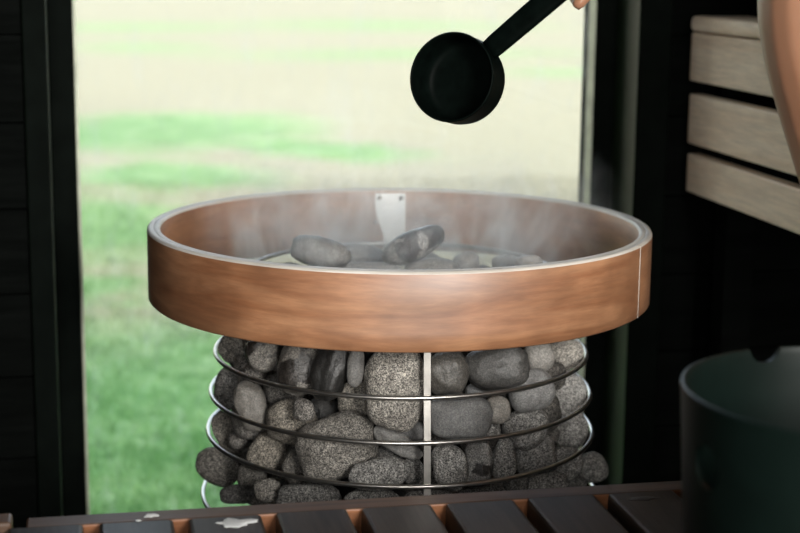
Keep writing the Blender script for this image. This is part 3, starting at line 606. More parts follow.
def tube(bm, pts, rad, n=10, closed=False, caps=True):
    pts = [Vector(p) for p in pts]; rings = []; L = len(pts)
    up = Vector((0, 0, 1)); prev = None
    for i, p in enumerate(pts):
        a = pts[(i - 1) % L] if (closed or i > 0) else p
        c = pts[(i + 1) % L] if (closed or i < L - 1) else p
        t = (c - a).normalized()
        x = (up.cross(t) if prev is None else prev - t * prev.dot(t))
        if x.length < 1e-5: x = Vector((1, 0, 0)).cross(t)
        x.normalize(); y = t.cross(x); prev = x
        rr = rad(i / (L - 1)) if callable(rad) else rad
        rings.append([bm.verts.new(p + (x * math.cos(2 * PI * k / n) + y * math.sin(2 * PI * k / n)) * rr) for k in range(n)])
    for i in range(L if closed else L - 1):
        A, B = rings[i], rings[(i + 1) % L]
        for k in range(n): bm.faces.new((A[k], A[(k + 1) % n], B[(k + 1) % n], B[k]))
    if caps and not closed:
        bm.faces.new(rings[0][::-1]); bm.faces.new(rings[-1])
def lathe(bm, prof, n=96, M4=None, closed=True):
    """Revolve (r, z) points about z; closed makes a solid ring section."""
    rings = []
    for k in range(n):
        a = 2 * PI * k / n
        ring = []
        for r, z in prof:
            co = Vector((r * math.cos(a), r * math.sin(a), z))
            ring.append(bm.verts.new(M4 @ co if M4 else co))
        rings.append(ring)
    P = len(prof)
    for k in range(n):
        A, B = rings[k], rings[(k + 1) % n]
        for i in range(P if closed else P - 1):
            j = (i + 1) % P
            bm.faces.new((A[i], B[i], B[j], A[j]))

# ------------------------------------------------------------------ the room
def room_struct(name, boxes, material, bev=0.0, reveal=False):
    bm = bmesh.new()
    for bx in boxes: box(bm, *bx, bev=bev)
    bm.normal_update()
    for f in bm.faces:
        if reveal and abs(f.normal.x) > .9: f.material_index = 1
    ob = bm_obj(name, bm, None, smooth=False, mats=[material, M['reveal']]); ob.rotation_euler.z = TH; ob['kind'] = 'structure'; return ob
UL, UR, VF, VB = -1.55, 1.35, .372, -3.1     # side walls, inner face of window wall, rear wall
OL, OR, OT = -.4145, .4264, 1.15              # the window opening
room_struct('floor', [(UL - .1, UR + .1, VB - .1, .56, FLOOR - .08, FLOOR)], M['floor'])
room_struct('ceiling', [(UL - .1, UR + .1, VB - .1, .56, CEIL, CEIL + .12)], M['black'])
planks = []
seams = [-.62 + .119 * k - .0085 for k in range(0, 18)]
for zz in seams:
    z0, z1 = max(zz, FLOOR), min(zz + .119 - .0025, CEIL)
    if z1 <= z0: continue
    planks.append((UL, OL - .0335, VF, .395, z0, z1))
    planks.append((OR + .052, UR, VF, .395, z0, z1))
planks += [(UL - .1, OL, .39, .56, FLOOR, CEIL), (OR, UR + .1, .39, .56, FLOOR, CEIL), (OL - .01, OR + .01, VF, .56, OT, CEIL)]
room_struct('wall_front', planks, M['plank'], reveal=True)
room_struct('wall_left', [(UL - .1, UL, VB, VF, FLOOR, CEIL)], M['plank'])
room_struct('wall_right', [(UR, UR + .1, VB, VF, FLOOR, CEIL)], M['black'])
RW = (.08, .90, .26, 1.24)                  # the rear window
LW = (-1.00, -.46, -.60, 1.10)               # an opening added beside it for a fill light
room_struct('wall_rear', [(UL - .1, LW[0], VB - .1, VB, FLOOR, CEIL), (LW[1], RW[0], VB - .1, VB, FLOOR, CEIL), (LW[0], LW[1], VB - .1, VB, FLOOR, LW[2]), (LW[0], LW[1], VB - .1, VB, LW[3], CEIL), (RW[1], UR + .1, VB - .1, VB, FLOOR, CEIL), (RW[0], RW[1], VB - .1, VB, FLOOR, RW[2]), (RW[0], RW[1], VB - .1, VB, RW[3], CEIL)], M['black'])
room_struct('trim_1', [(OL - .0315, OL, .360, .392, FLOOR, OT)], M['frame'], bev=.002, reveal=True)
room_struct('trim_2', [(OR, OR + .05, .366, .392, FLOOR, OT)], M['frame'], bev=.002, reveal=True)
room_struct('roof', [(UL - .35, UR + .35, VB - .4, 1.0, CEIL + .14, CEIL + .30)], M['black'])
win = empty('window_1', (0, 0, 0), TH); win['kind'] = 'structure'
GL, GR = -.3797, .394
bm = bmesh.new()
box(bm, OL, GL, .465, .53, FLOOR, OT, .002); box(bm, GR, OR, .465, .53, FLOOR, OT, .002)
box(bm, GL, GR, .465, .53, OT - .035, OT, .002); box(bm, GL, GR, .465, .53, FLOOR, FLOOR + .035, .002)
bm_obj('window_frame', bm, M['frame'], win, smooth=False)
bm = bmesh.new()
box(bm, GL, GL + .0045, .486, .496, FLOOR + .035, OT - .035); box(bm, GR - .002, GR + .0005, .468, .497, FLOOR + .035, OT - .035)
bm_obj('lit_edge_bead', bm, M['lit_edge'], win, smooth=False)
bm = bmesh.new(); box(bm, GL, GR, .498, .502, FLOOR + .03, OT - .03)
bm_obj('window_pane', bm, M['glass'], win, smooth=False)
for nm_, wn_ in (('window_2', RW), ('fill_opening', LW)):
  win2 = empty(nm_, (0, 0, 0), TH); win2['kind'] = 'structure'
  bm = bmesh.new()
  u0, u1, z0, z1 = wn_
  box(bm, u0, u0 + .04, VB - .08, VB + .01, z0, z1, .002); box(bm, u1 - .04, u1, VB - .08, VB + .01, z0, z1, .002)
  box(bm, u0, u1, VB - .08, VB + .01, z0, z0 + .04, .002); box(bm, u0, u1, VB - .08, VB + .01, z1 - .04, z1, .002)
  bm_obj('window_frame', bm, M['frame'], win2, smooth=False)  # the frame under fill_opening is added along with it

# ------------------------------------------------------------------ outside
bm = bmesh.new()
gx = [-60, -20, -8, -4, -2, 0, 2, 4, 8, 20, 60]; gy = [-30, -10, -3, 0, 1, 2, 4, 8, 16, 32, 90]
grid = [[bm.verts.new((x, y, GROUND + .012 * noise.noise(Vector((x, y, 0)) * .7))) for y in gy] for x in gx]
for i in range(len(gx) - 1):
    for j in range(len(gy) - 1): bm.faces.new((grid[i][j], grid[i + 1][j], grid[i + 1][j + 1], grid[i][j + 1]))
ob = bm_obj('lawn', bm, M['lawn']); ob.rotation_euler.z = TH; ob['kind'] = 'structure'
random.seed(11)
verts, faces = [], []
for k in range(60000):
    v = .75 + 5.6 * random.random() ** 1.9
    lo, hi = -.9 - .02 * v, .55 + .52 * (v + .1)
    u = random.uniform(lo, hi)
    h = random.uniform(.018, .05); w = random.uniform(.0025, .005); a = random.uniform(0, 2 * PI); ln = random.uniform(.2, .9) * h; b_ = random.uniform(0, 2 * PI)
    p = W(u, v, GROUND - .004); q = Vector((math.cos(a), math.sin(a), 0)) * w; t = Vector((math.cos(b_), math.sin(b_), 0)) * ln
    n = len(verts); verts += [tuple(p - q), tuple(p + q), tuple(p + t + Vector((0, 0, h)))]; faces.append((n, n + 1, n + 2))
me = bpy.data.meshes.new('grass'); me.from_pydata(verts, [], faces); me.materials.append(M['grass'])
g = bpy.data.objects.new('grass', me); COL.objects.link(g)
tag(g, 'short grass blades growing on the lawn outside the window', 'grass', kind='stuff')

SUN = (RU * -.80 + RV * .60).normalized() * math.cos(math.radians(42)) + Vector((0, 0, math.sin(math.radians(42))))
def tree(name, label, base, lobes, seed):
    """Trunk, limbs and leaf-clad lobes; lobes = [(centre, (ru, rv, rz), leaves)] in room axes."""
    random.seed(seed); root = empty(name, W(*base)); tag(root, label, 'tree')
    inv = Matrix.Translation(-root.location)
    top = W(*base) + Vector((0, 0, 2.6))
    bm = bmesh.new(); tube(bm, [W(*base) - Vector((0, 0, .05)), W(*base) + Vector((.05, .02, 1.2)), top], lambda t: .22 - .08 * t, 14)
    for c, r_, n in lobes:
        e = W(*c); mid = top.lerp(e, .5) + Vector((random.uniform(-.2, .2), random.uniform(-.2, .2), .3))
        tube(bm, [top - Vector((0, 0, .2)), mid, e], lambda t: .10 - .07 * t, 8)
    bm.transform(inv); bm_obj('trunk', bm, M['bark'], root)
    V, F = [], []
    for c, r_, n in lobes:
        for k in range(n):
            d = Vector((random.gauss(0, 1), random.gauss(0, 1), random.gauss(0, 1))).normalized() * random.random() ** .45
            p = W(*c) + RU * d.x * r_[0] + RV * d.y * r_[1] + Vector((0, 0, d.z * r_[2]))
            R_ = Euler((random.uniform(-.9, .9), random.uniform(-.9, .9), random.uniform(0, 6.3))).to_matrix(); s = random.uniform(.06, .12)
            b0 = len(V)
            for q in ((-1, 0, 0), (-.3, .5, .06), (.5, .42, .05), (1.2, 0, -.08), (.5, -.42, .05), (-.3, -.5, .06)): V.append(tuple(inv @ (p + R_ @ (Vector(q) * s))))
            F.append(tuple(range(b0, b0 + 6)))
    me = bpy.data.meshes.new('foliage'); me.from_pydata(V, [], F); me.materials.append(M['leaf'])
    f = bpy.data.objects.new('foliage', me); COL.objects.link(f); f.parent = root; f['kind'] = 'stuff'
def above(u, v, hgt):
    """The point hgt over the ground from which the sun's ray lands on lawn point (u, v)."""
    t = hgt / SUN.z; p = W(u, v, GROUND) + SUN * t
    return (p.dot(RU), p.dot(RV), p.z)
L1 = [(above(.6, 1.7, 4.6), (1.7, 1.15, .55), 2600), (above(2.3, 1.3, 4.9), (1.6, 1.3, .55), 2200), (above(-.9, 1.8, 4.3), (1.2, 1.15, .5), 1500),
      (above(1.2, .0, 5.0), (1.9, 1.2, .5), 2400), (above(3.4, -.3, 5.2), (1.6, 1.2, .5), 1800), (above(.2, 3.0, 4.3), (.6, .3, .25), 110), (above(-.4, 3.75, 4.2), (.22, .18, .15), 34)]
tree('shade_tree', 'broad leafy tree on the lawn to the left, shading the grass by the window', (-3.6, 4.6, GROUND), L1, 3)
L2 = [(above(.15, 8.9, 4.4), (.75, .9, .35), 520), (above(1.05, 7.75, 4.9), (.62, .16, .15), 170), (above(.05, 6.6, 4.2), (.45, .36, .25), 230), (above(-.35, 5.1, 4.0), (.33, .6, .25), 260), (above(-1.6, 8.6, 4.4), (.8, 1.0, .4), 500)]
tree('lawn_tree', 'taller leafy tree farther out on the lawn to the left', (-4.6, 10.4, GROUND), L2, 4)

# ------------------------------------------------------------------ the stove
HX = .003
stove = empty('sauna_stove', (HX, 0, FLOOR), 0)
tag(stove, 'round sauna stove with a wide wooden hoop over a steel wire basket of stones', 'stove')
def sp(bm, material, name, parent=stove, smooth=True, mats=None):
    """A stove part modelled in world coordinates."""
    p = parent; off = Vector((0, 0, 0))
    while p is not None: off += p.location; p = p.parent
    bm.transform(Matrix.Translation(-off)); return bm_obj(name, bm, material, parent, smooth, mats)
# the wooden hoop: bent board, rounded edges, UVs running round it
R0, R1, HT, HB = .3000, .2845, -.0030, -.0880
prof = [(R0, HB + .002), (R0, HB + .02), (R0, -.04), (R0, HT - .003), (R0 - .0012, HT - .0008), (R0 - .003, HT), (R0 - .0070, HT), (R0 - .0075, HT - .0006), (R0 - .0080, HT), (R1 + .003, HT), (R1 + .0012, HT - .0008), (R1, HT - .003), (R1, -.04), (R1, HB + .02), (R1, HB + .002), (R1 + .002, HB), (R0 - .002, HB)]
bm = bmesh.new(); n = 192; uvl = bm.loops.layers.uv.new('UVMap')
rings = [[bm.verts.new((r * math.cos(2 * PI * k / n), r * math.sin(2 * PI * k / n), z)) for r, z in prof] for k in range(n)]
arc = [0]
for i in range(len(prof)): a, b_ = prof[i], prof[(i + 1) % len(prof)]; arc.append(arc[-1] + math.hypot(a[0] - b_[0], a[1] - b_[1]))
for k in range(n):
    A, B = rings[k], rings[(k + 1) % n]
    for i in range(len(prof)):
        j = (i + 1) % len(prof); f = bm.faces.new((A[i], B[i], B[j], A[j]))
        for lp, (kk, ii) in zip(f.loops, ((k, i), (k + 1, i), (k + 1, i + 1), (k, i + 1))): lp[uvl].uv = (kk / n * 1.885, arc[ii])
        f.material_index = 1 if 3 <= i <= 10 else 0
hoop = sp(bm, None, 'wooden_hoop', mats=[M['hoop'], M['hoop_edge']])
# butt joint where the hoop's ends meet
ja = math.atan2(-.130, .270)
bm = bmesh.new()
for rr in (R0 + .0002,):
    box(bm, rr - .002, rr, -.0009, .0009, HB + .001, HT - .002)
bm.transform(Matrix.Rotation(ja, 4, 'Z')); jt = sp(bm, M['hoop_edge'], 'joint_strip', hoop); jt['label'] = 'pale joint line in the hoop'
# basket rings, uprights, core
RINGS = [(.186, -.061, .0029), (.2205, -.096, .0027), (.2248, -.157, .0027), (.2308, -.206, .0027), (.2348, -.254, .0027), (.242, -.335, .0027), (.245, -.42, .0027), (.245, -.50, .0027), (.245, -.575, .0027)]
for rr, z, w in RINGS:
    bm = bmesh.new(); tube(bm, [(HX + rr * math.cos(2 * PI * k / 96), rr * math.sin(2 * PI * k / 96), z) for k in range(96)], w, 10, closed=True)
    sp(bm, M['steel'], 'wire_ring')
for ang in (-PI / 2 + .131, PI / 2 + .045):
    bm = bmesh.new(); prev = None
    d = Vector((math.cos(ang), math.sin(ang), 0)); t = Vector((-d.y, d.x, 0)); vs = []
    for rr, z, w in RINGS:
        rr = rr - .0052
        c = Vector((HX, 0, z)) + d * rr
        vs.append([bm.verts.new(c + t * s * .0037 + d * q) for s, q in ((-1, -.0016), (1, -.0016), (1, .0016), (-1, .0016))])
    for A, B in zip(vs, vs[1:]):
        for k in range(4): bm.faces.new((A[k], A[(k + 1) % 4], B[(k + 1) % 4], B[k]))
    bm.faces.new(vs[0]); bm.faces.new(vs[-1][::-1])
    sp(bm, M['steel'], 'upright_bar', smooth=False)
bm = bmesh.new(); lathe(bm, [(.0005, -.14), (.095, -.14), (.098, -.146), (.098, FLOOR + .03), (.0005, FLOOR + .03)], 48, Matrix.Translation((HX, 0, 0)), closed=False); sp(bm, M['core'], 'heater_core')
bm = bmesh.new(); lathe(bm, [(.0005, FLOOR + .03), (.235, FLOOR + .03), (.24, FLOOR + .025), (.24, FLOOR + .001), (.0005, FLOOR + .001)], 64, Matrix.Translation((HX, 0, 0))); sp(bm, M['core'], 'base_plate')
# brackets that carry the hoop: a tapered plate on its inside and an arm to the basket
def bracket(ang, mirror=1):
    d = Vector((math.cos(ang), math.sin(ang), 0)); t = Vector((-d.y, d.x, 0)) * -1
    bm = bmesh.new(); out2 = [(-.0215, -.0085), (.0195, -.0085), (.0205, -.0100), (.0205, -.0800), (-.0085, -.0800), (-.0100, -.0660), (-.0150, -.0530), (-.0195, -.0400), (-.0215, -.0250)]
    fr = [bm.verts.new(d * (R1 - .0028) + t * x + Vector((0, 0, z))) for x, z in out2]; bk = [bm.verts.new(d * (R1 - .0004) + t * x + Vector((0, 0, z))) for x, z in out2]
    bm.faces.new(fr[::-1]); bm.faces.new(bk)
    for k in range(len(fr)): j = (k + 1) % len(fr); bm.faces.new((fr[k], fr[j], bk[j], bk[k]))
    # the arm folded inwards to the basket
    q = [d * r_ + t * x + Vector((0, 0, z)) for z in (-.0800, -.0825) for r_, x in ((R1 - .0005, -.0085), (R1 - .0005, .0205), (.205, .010), (.205, -.004))]
    vv = [bm.verts.new(p) for p in q]
    bm.faces.new(vv[:4]); bm.faces.new(vv[4:][::-1])
    for k in range(4): j = (k + 1) % 4; bm.faces.new((vv[k], vv[4 + k], vv[4 + j], vv[j]))
    bmesh.ops.recalc_face_normals(bm, faces=bm.faces[:])
    pl = sp(bm, M['plate'], 'bracket_plate', smooth=False); pl['label'] = 'pale grey metal bracket plate'
    for x, z in ((-.0150, -.0150), (.0145, -.0150), (-.0205, -.0490)):
        bm = bmesh.new(); c = d * (R1 - .0018) + t * x + Vector((0, 0, z))
        rot = (-d).to_track_quat('Z', 'Y').to_matrix().to_4x4()
        lathe(bm, [(.0002, .0045), (.0018, .0042), (.0030, .0030), (.0034, .0012), (.0034, 0), (.0002, 0)], 16, Matrix.Translation(c) @ rot); sp(bm, M['bolt'], 'bolt', pl)
bracket(PI / 2 + .045); bracket(-PI / 2 + .045)

# ------------------------------------------------------------------ the stones
def stone_mesh(name, seed, power, sub=4):
    bm = bmesh.new(); bmesh.ops.create_icosphere(bm, subdivisions=sub, radius=1)
    off = Vector((seed * 3.17, seed * 1.31, seed * 7.7))
    for v in bm.verts:
        n = v.co.normalized()
        s = (abs(n.x) ** power + abs(n.y) ** power + abs(n.z) ** power) ** (-1 / power)
        s *= 1 + .17 * noise.noise(n * 1.1 + off) + .05 * noise.noise(n * 2.6 + off) + .012 * noise.noise(n * 7 + off)
        v.co = n * s
    for k in range(3):
        lo = min(v.co[k] for v in bm.verts); hi = max(v.co[k] for v in bm.verts)
        for v in bm.verts: v.co[k] = (v.co[k] - (lo + hi) / 2) * 2 / (hi - lo)
    for f in bm.faces: f.smooth = True
    me = bpy.data.meshes.new(name); bm.to_mesh(me); bm.free(); return me
for nm, loc, sc, rot, pw, seed, kind, tone, label in STONES:
    me = stone_mesh('sauna_stone', seed, pw, 5 if max(sc) > .02 else 4)
    me.transform(Matrix.Diagonal((*sc, 1))); me.materials.append(M[kind])
    ob = bpy.data.objects.new('sauna_stone', me); COL.objects.link(ob); ob.location = loc; ob.rotation_euler = rot
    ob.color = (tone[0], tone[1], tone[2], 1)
    tag(ob, label, 'stone', 'stones in the wire basket')

# ------------------------------------------------------------------ benches
bench = empty('slatted_bench', W(0, -.9, FLOOR), TH)
tag(bench, 'dark slatted bench in front of the stove with the bucket on it', 'bench')
def benchpart(root, name, bxs, material, v_off, bev=.004, label=None, parent=None, mats=None):
    bm = bmesh.new()
    for bx in bxs: box(bm, bx[0], bx[1], bx[2] - v_off, bx[3] - v_off, bx[4] - FLOOR, bx[5] - FLOOR, bev)
    ob = bm_obj(name, bm, material, parent or root, smooth=False)
    if label: ob['label'] = label
    return ob
BT = -.2
slats = []
for k in range(12):
    u0 = -.4475 + .0812 * k
    if u0 > .42: break
    slats.append(benchpart(bench, 'slat', [(u0, min(u0 + .068, .492), -1.45, -.4336 - .0010 * (k % 3), BT - .028, BT)], M['bench'], -.9, .004))
def rail(root, u0, u1):
    bm = bmesh.new(); box(bm, u0, u1, -.4330 + .9, -.405 + .9, BT - .095 - FLOOR, BT - .002 - FLOOR, .002)
    for f in bm.faces: f.material_index = 1 if f.normal.y < -.6 else 0
    bm.normal_update()
    for f in bm.faces: f.material_index = 1 if f.normal.y < -.6 else 0
    return bm_obj('end_rail', bm, None, root, smooth=False, mats=[M['rail'], M['rail_face']])
rail(bench, -.431, .493)
for v0 in (-.52, -.95, -1.38): benchpart(bench, 'cross_beam', [(-.40, .45, v0, v0 + .045, BT - .095, BT - .028)], M['bench'], -.9, .003)
for u0 in (-.40, .405):
    for v0 in (-.52, -1.38): benchpart(bench, 'leg', [(u0, u0 + .045, v0, v0 + .045, FLOOR, BT - .095)], M['bench'], -.9, .003)
# a dark knot in the slat by the bucket
bm = bmesh.new(); bmesh.ops.create_icosphere(bm, subdivisions=3, radius=1)
for v in bm.verts:
    s = 1 + .5 * noise.noise(v.co * 1.7 + Vector((3, 1, 2))); v.co = Vector((v.co.x * .0135 * s, v.co.y * .0055 * s, v.co.z * .0006))
bm.transform(Matrix.Translation((.150, -.4575 + .9, BT - FLOOR))); kn = bm_obj('knot', bm, M['knot'], slats[7]); kn['label'] = 'dark knot in the slat'
bench2 = empty('slatted_bench', W(-.8, -.9, FLOOR), TH)
tag(bench2, 'neighbouring dark slatted bench at the far left, only its corner showing', 'bench')
for k in range(7):
    u1 = -.4535 - .0812 * k + .8; benchpart(bench2, 'slat', [(u1 - .068, u1, -1.45, -.4345, BT - .028, BT)], M['bench'], -.9, .004)
bm = bmesh.new(); box(bm, -1.03 + .8, -.4435 + .8, -.433 + .9, -.405 + .9, BT - .095 - FLOOR, BT + .004 - FLOOR, .003); bm_obj('end_rail', bm, M['rail'], bench2, smooth=False)
for v0 in (-.52, -1.38): benchpart(bench2, 'cross_beam', [(-.22, .30, v0, v0 + .045, BT - .095, BT - .028)], M['bench'], -.9, .003)
for u0 in (-.22, .255):
    for v0 in (-.52, -1.38): benchpart(bench2, 'leg', [(u0, u0 + .045, v0, v0 + .045, FLOOR, BT - .095)], M['bench'], -.9, .003)
# foam splashes left on the slats
def splash(u, v, z, ru, rv, h, seed, label):
    bm = bmesh.new(); bmesh.ops.create_icosphere(bm, subdivisions=4, radius=1); off = Vector((seed, 2.3 * seed, 0))
    for q in bm.verts:
        n_ = q.co.normalized(); fl = Vector((n_.x, n_.y, 0)); s = 1 + .75 * noise.noise(fl * 1.6 + off) + .25 * noise.noise(fl * 4 + off)
        q.co = Vector((n_.x * ru * s, n_.y * rv * s, max(n_.z, -.05) * h * (1 + .5 * noise.noise(n_ * 3 + off))))
    ob = bm_obj('foam_splash', bm, M['foam']); ob.location = W(u, v, z); ob.rotation_euler.z = TH; tag(ob, label, 'splash')
splash(-.243, -.4585, BT + .0003, .015, .0095, .0020, 3, 'white wet splash on the third dark bench slat from the left')
splash(-.318, -.420, BT - .0018, .0060, .0045, .0016, 8, 'small white drop of foam on the bench end rail below the lawn view')
splash(-.3305, -.4375, BT + .0003, .0022, .0016, .0010, 6, 'tiny white speck at the far end of the second bench slat')
# upper bench on the right: pale boards
ub = empty('upper_bench', W(.8, -.5, FLOOR), TH); tag(ub, 'pale wooden upper bench with three front boards, along the right wall', 'bench')
def upart(name, u0, u1, v0, v1, z0, z1, bev=.004, material=None):
    bm = bmesh.new(); box(bm, u0 - .8, u1 - .8, v0 + .5, v1 + .5, z0 - FLOOR, z1 - FLOOR, bev, 3); return bm_obj(name, bm, material or M['pale'], ub, smooth=False)
for k in range(6): upart('seat_slat', .497 + .102 * k, .497 + .102 * k + .092, -1.45, .350, .2100, .2325, .007)
for z0, z1, du in ((.1385, .2085, 0), (.0470, .1200, .001), (-.0245, .0322, .002)): upart('front_board', .5005 + du, .5225 + du, -1.45, .352, z0, z1, .003)
for v0 in (.25, -.6, -1.40):
    for u0 in (.527, 1.04): upart('post', u0, u0 + .045, v0, v0 + .045, FLOOR, .2095, .003, M['plank'])

# ------------------------------------------------------------------ bucket
BC, BR, BTOP = Vector((.3459, -.7398, 0)), .1345, .0
bk = empty('sauna_bucket', (BC.x, BC.y, BT + .0005)); tag(bk, 'dark green round bucket with cut-out holes standing on the slatted bench', 'bucket')
H = BTOP - BT - .0005
bm = bmesh.new()
pr = [(.0004, 0), (BR - .016, 0), (BR - .012, .002), (BR - .010, .006)] + [(BR - .010 + .010 * t, .006 + (H - .012) * t) for t in [k / 12 for k in range(1, 13)]] + [(BR + .0005, H - .003), (BR, H - .0006), (BR - .0015, H), (BR - .0035, H - .0008), (BR - .0042, H - .004)] + [(BR - .0045 - .010 * t, H - .006 - (H - .014) * t) for t in [k / 12 for k in range(13)]] + [(BR - .019, .006), (.0004, .006)]
lathe(bm, pr, 128)
body = bm_obj('bucket_body', bm, M['bucket'])
cut = bmesh.new()
def cutter(ang, z, r_):
    d = Vector((math.cos(ang), math.sin(ang), 0))
    mt = Matrix.Translation(d * BR + Vector((0, 0, z))) @ d.to_track_quat('Z', 'Y').to_matrix().to_4x4()
    bmesh.ops.create_cone(cut, cap_ends=True, segments=48, radius1=r_, radius2=r_, depth=.06, matrix=mt)
cutter(HOLE1[0], HOLE1[1] - BT, HOLE1[2]); cutter(HOLE2[0], HOLE2[1] - BT, HOLE2[2])
cme = bpy.data.meshes.new('cut'); cut.to_mesh(cme); cut.free(); cob = bpy.data.objects.new('cut', cme); COL.objects.link(cob)
md = body.modifiers.new('b', 'BOOLEAN'); md.object = cob; md.operation = 'DIFFERENCE'; md.solver = 'EXACT'
dg = bpy.context.evaluated_depsgraph_get(); nme = bpy.data.meshes.new_from_object(body.evaluated_get(dg)); body.modifiers.clear(); body.data = nme
bpy.data.objects.remove(cob)
body.name = 'bucket_body'; body.parent = bk
try: nme.set_sharp_from_angle(angle=math.radians(35))
except Exception: pass

# ------------------------------------------------------------------ ladle
LF = Vector((.00049, .98147, -.19161)); LR = Vector((.99994, .00155, .0105)); LU = Vector((-.0106, .1916, .98142))
lc = Vector((.0505, -.2600, .1914))           # centre of the cup's mouth
ax = (-LF * math.cos(.43) - LR * math.sin(.43) + LU * .02).normalized()   # the way the mouth faces
wd = (LR * .84 + LU * .54); hd = (wd - ax * wd.dot(ax)).normalized()     # the way the handle leaves the cup
ladle = empty('sauna_ladle', lc); tag(ladle, 'black metal ladle tipped over the stove, held from above by its straight handle', 'ladle')
q = ax.to_track_quat('Z', 'Y').to_matrix().to_4x4()
CR, CD = .0455, .044
pr = [(.0002, -CD), (CR - .009, -CD), (CR - .0035, -CD + .002), (CR - .001, -CD + .007), (CR, -CD + .014), (CR, -.003), (CR + .0006, -.001), (CR, .0004), (CR - .0012, .0004), (CR - .0020, -.0015), (CR - .0022, -CD + .014), (CR - .0032, -CD + .008), (CR - .0058, -CD + .0045), (CR - .010, -CD + .0032), (CR - .018, -CD + .003), (CR - .026, -CD + .003), (.010, -CD + .003), (.0002, -CD + .003)]
bm = bmesh.new(); lathe(bm, pr, 96, q, closed=False); cup = bm_obj('cup', bm, M['ladle'], ladle)
# handle: slightly widening flattened bar, welded to the cup's side by a socket
sd = ax.cross(hd).normalized()
bm = bmesh.new(); st = []
hb = hd * (CR - .0015) - ax * .016 + sd * .0018
HL = .30
for t, w_, th in ((0, .0105, .0045), (.03, .0112, .0052), (.15, .0118, .0056), (.5, .0125, .006), (.95, .0135, .0062), (1, .0115, .005)):
    c = hb + hd * HL * t + ax * .012 * math.sin(t * 1.4)
    st.append([bm.verts.new(c + sd * w_ * 1.02 * math.copysign(abs(math.cos(a)) ** .62, math.cos(a)) + ax * th * math.copysign(abs(math.sin(a)) ** .62, math.sin(a))) for a in [2 * PI * k / 20 for k in range(20)]])
for A, B in zip(st, st[1:]):
    for k in range(20): bm.faces.new((A[k], A[(k + 1) % 20], B[(k + 1) % 20], B[k]))
bm.faces.new(st[0][::-1]); bm.faces.new(st[-1]); bmesh.ops.recalc_face_normals(bm, faces=bm.faces[:])
bm_obj('handle', bm, M['ladle'], ladle)
HP = lambda s: lc + hb + hd * s               # a point along the handle, in the world

# ------------------------------------------------------------------ the person
def skinned(nodes, edges, root=0, sub=2):
    me = bpy.data.meshes.new('t'); me.from_pydata([tuple(p) for p, r in nodes], edges, []); ob = bpy.data.objects.new('t', me); COL.objects.link(ob)
    md = ob.modifiers.new('s', 'SKIN'); md.use_smooth_shade = True
    for i, (p, r) in enumerate(nodes):
        sv = me.skin_vertices[0].data[i]; sv.radius = r if isinstance(r, tuple) else (r, r); sv.use_root = (i == root)
    s = ob.modifiers.new('u', 'SUBSURF'); s.levels = sub; s.render_levels = sub
    dg = bpy.context.evaluated_depsgraph_get(); out = bpy.data.meshes.new_from_object(ob.evaluated_get(dg)); bpy.data.objects.remove(ob); return out
def chain(pts): return [(Vector(p), r) for p, r in pts], [(i, i + 1) for i in range(len(pts) - 1)]
parts = []
pel = W(.70, -.54, .345)
nodes = [(pel, .125), (W(.665, -.54, .46), .112), (W(.60, -.535, .60), .122), (W(.53, -.525, .735), .118), (W(.480, -.52, .825), .066), (W(.450, -.515, .875), .056), (W(.425, -.515, .93), .06)]
edges = [(0, 1), (1, 2), (2, 3), (3, 4), (4, 5), (5, 6)]
def add(a, pts):
    i = a
    for p, r in pts: nodes.append((Vector(p), r)); edges.append((i, len(nodes) - 1)); i = len(nodes) - 1
    return i
grip = HP(.127)
# right (far) leg: thigh, knee, shin
add(0, [(W(.65, -.465, .325), .090), (W(.48, -.452, .323), .080), (W(.284, -.45, .303), .0600), (W(.326, -.45, .185), .0590), (W(.366, -.45, .07), .0545), (W(.418, -.45, -.115), .037), (W(.424, -.45, -.160), .036)])
add(0, [(W(.66, -.625, .325), .090), (W(.50, -.640, .323), .080), (W(.352, -.645, .303), .0600), (W(.372, -.645, .185), .0580), (W(.398, -.642, .07), .0545), (W(.430, -.640, -.115), .037), (W(.434, -.640, -.160), .036)])
# right arm reaching to the ladle, left arm resting on the thigh
wr = grip + RU * .048 + Vector((0, 0, .070)) + RV * .012
add(3, [(W(.505, -.36, .775), .062), (W(.40, -.275, .60), .046), (W(.325, -.250, .505), .040), (wr.lerp(W(.325, -.25, .505), .45), .036), (wr, .027), (wr.lerp(grip + Vector((0, 0, .025)), .45), .026)])
la = add(3, [(W(.525, -.685, .77), .062), (W(.60, -.745, .60), .045), (W(.635, -.755, .49), .040), (W(.56, -.70, .455), .034), (W(.50, -.665, .437), .027), (W(.465, -.657, .430), .026)])
parts.append(skinned(nodes, edges))
# feet
for v0, ux in ((-.45, .418), (-.640, .430)):
    n_, e_ = chain([(W(ux + .035, v0, -.168), .030), (W(ux, v0, -.150), .036), (W(ux - .06, v0, -.163), .034), (W(ux - .125, v0 - .004, -.178), .026), (W(ux - .165, v0 - .004, -.182), .019)])
    nn = len(n_); n_.append((W(ux, v0, -.10), .034)); e_.append((1, nn)); parts.append(skinned(n_, e_, 1))
    for k in range(5):
        o_ = (k - 2) * .0155; tl = (.020, .024, .022, .018, .013)[k if v0 > -.5 else k]
        n_, e_ = chain([(W(ux - .150, v0 + o_, -.183), .0095), (W(ux - .175, v0 + o_, -.184), .0095), (W(ux - .175 - tl, v0 + o_, -.188), .0080)]); parts.append(skinned(n_, e_))
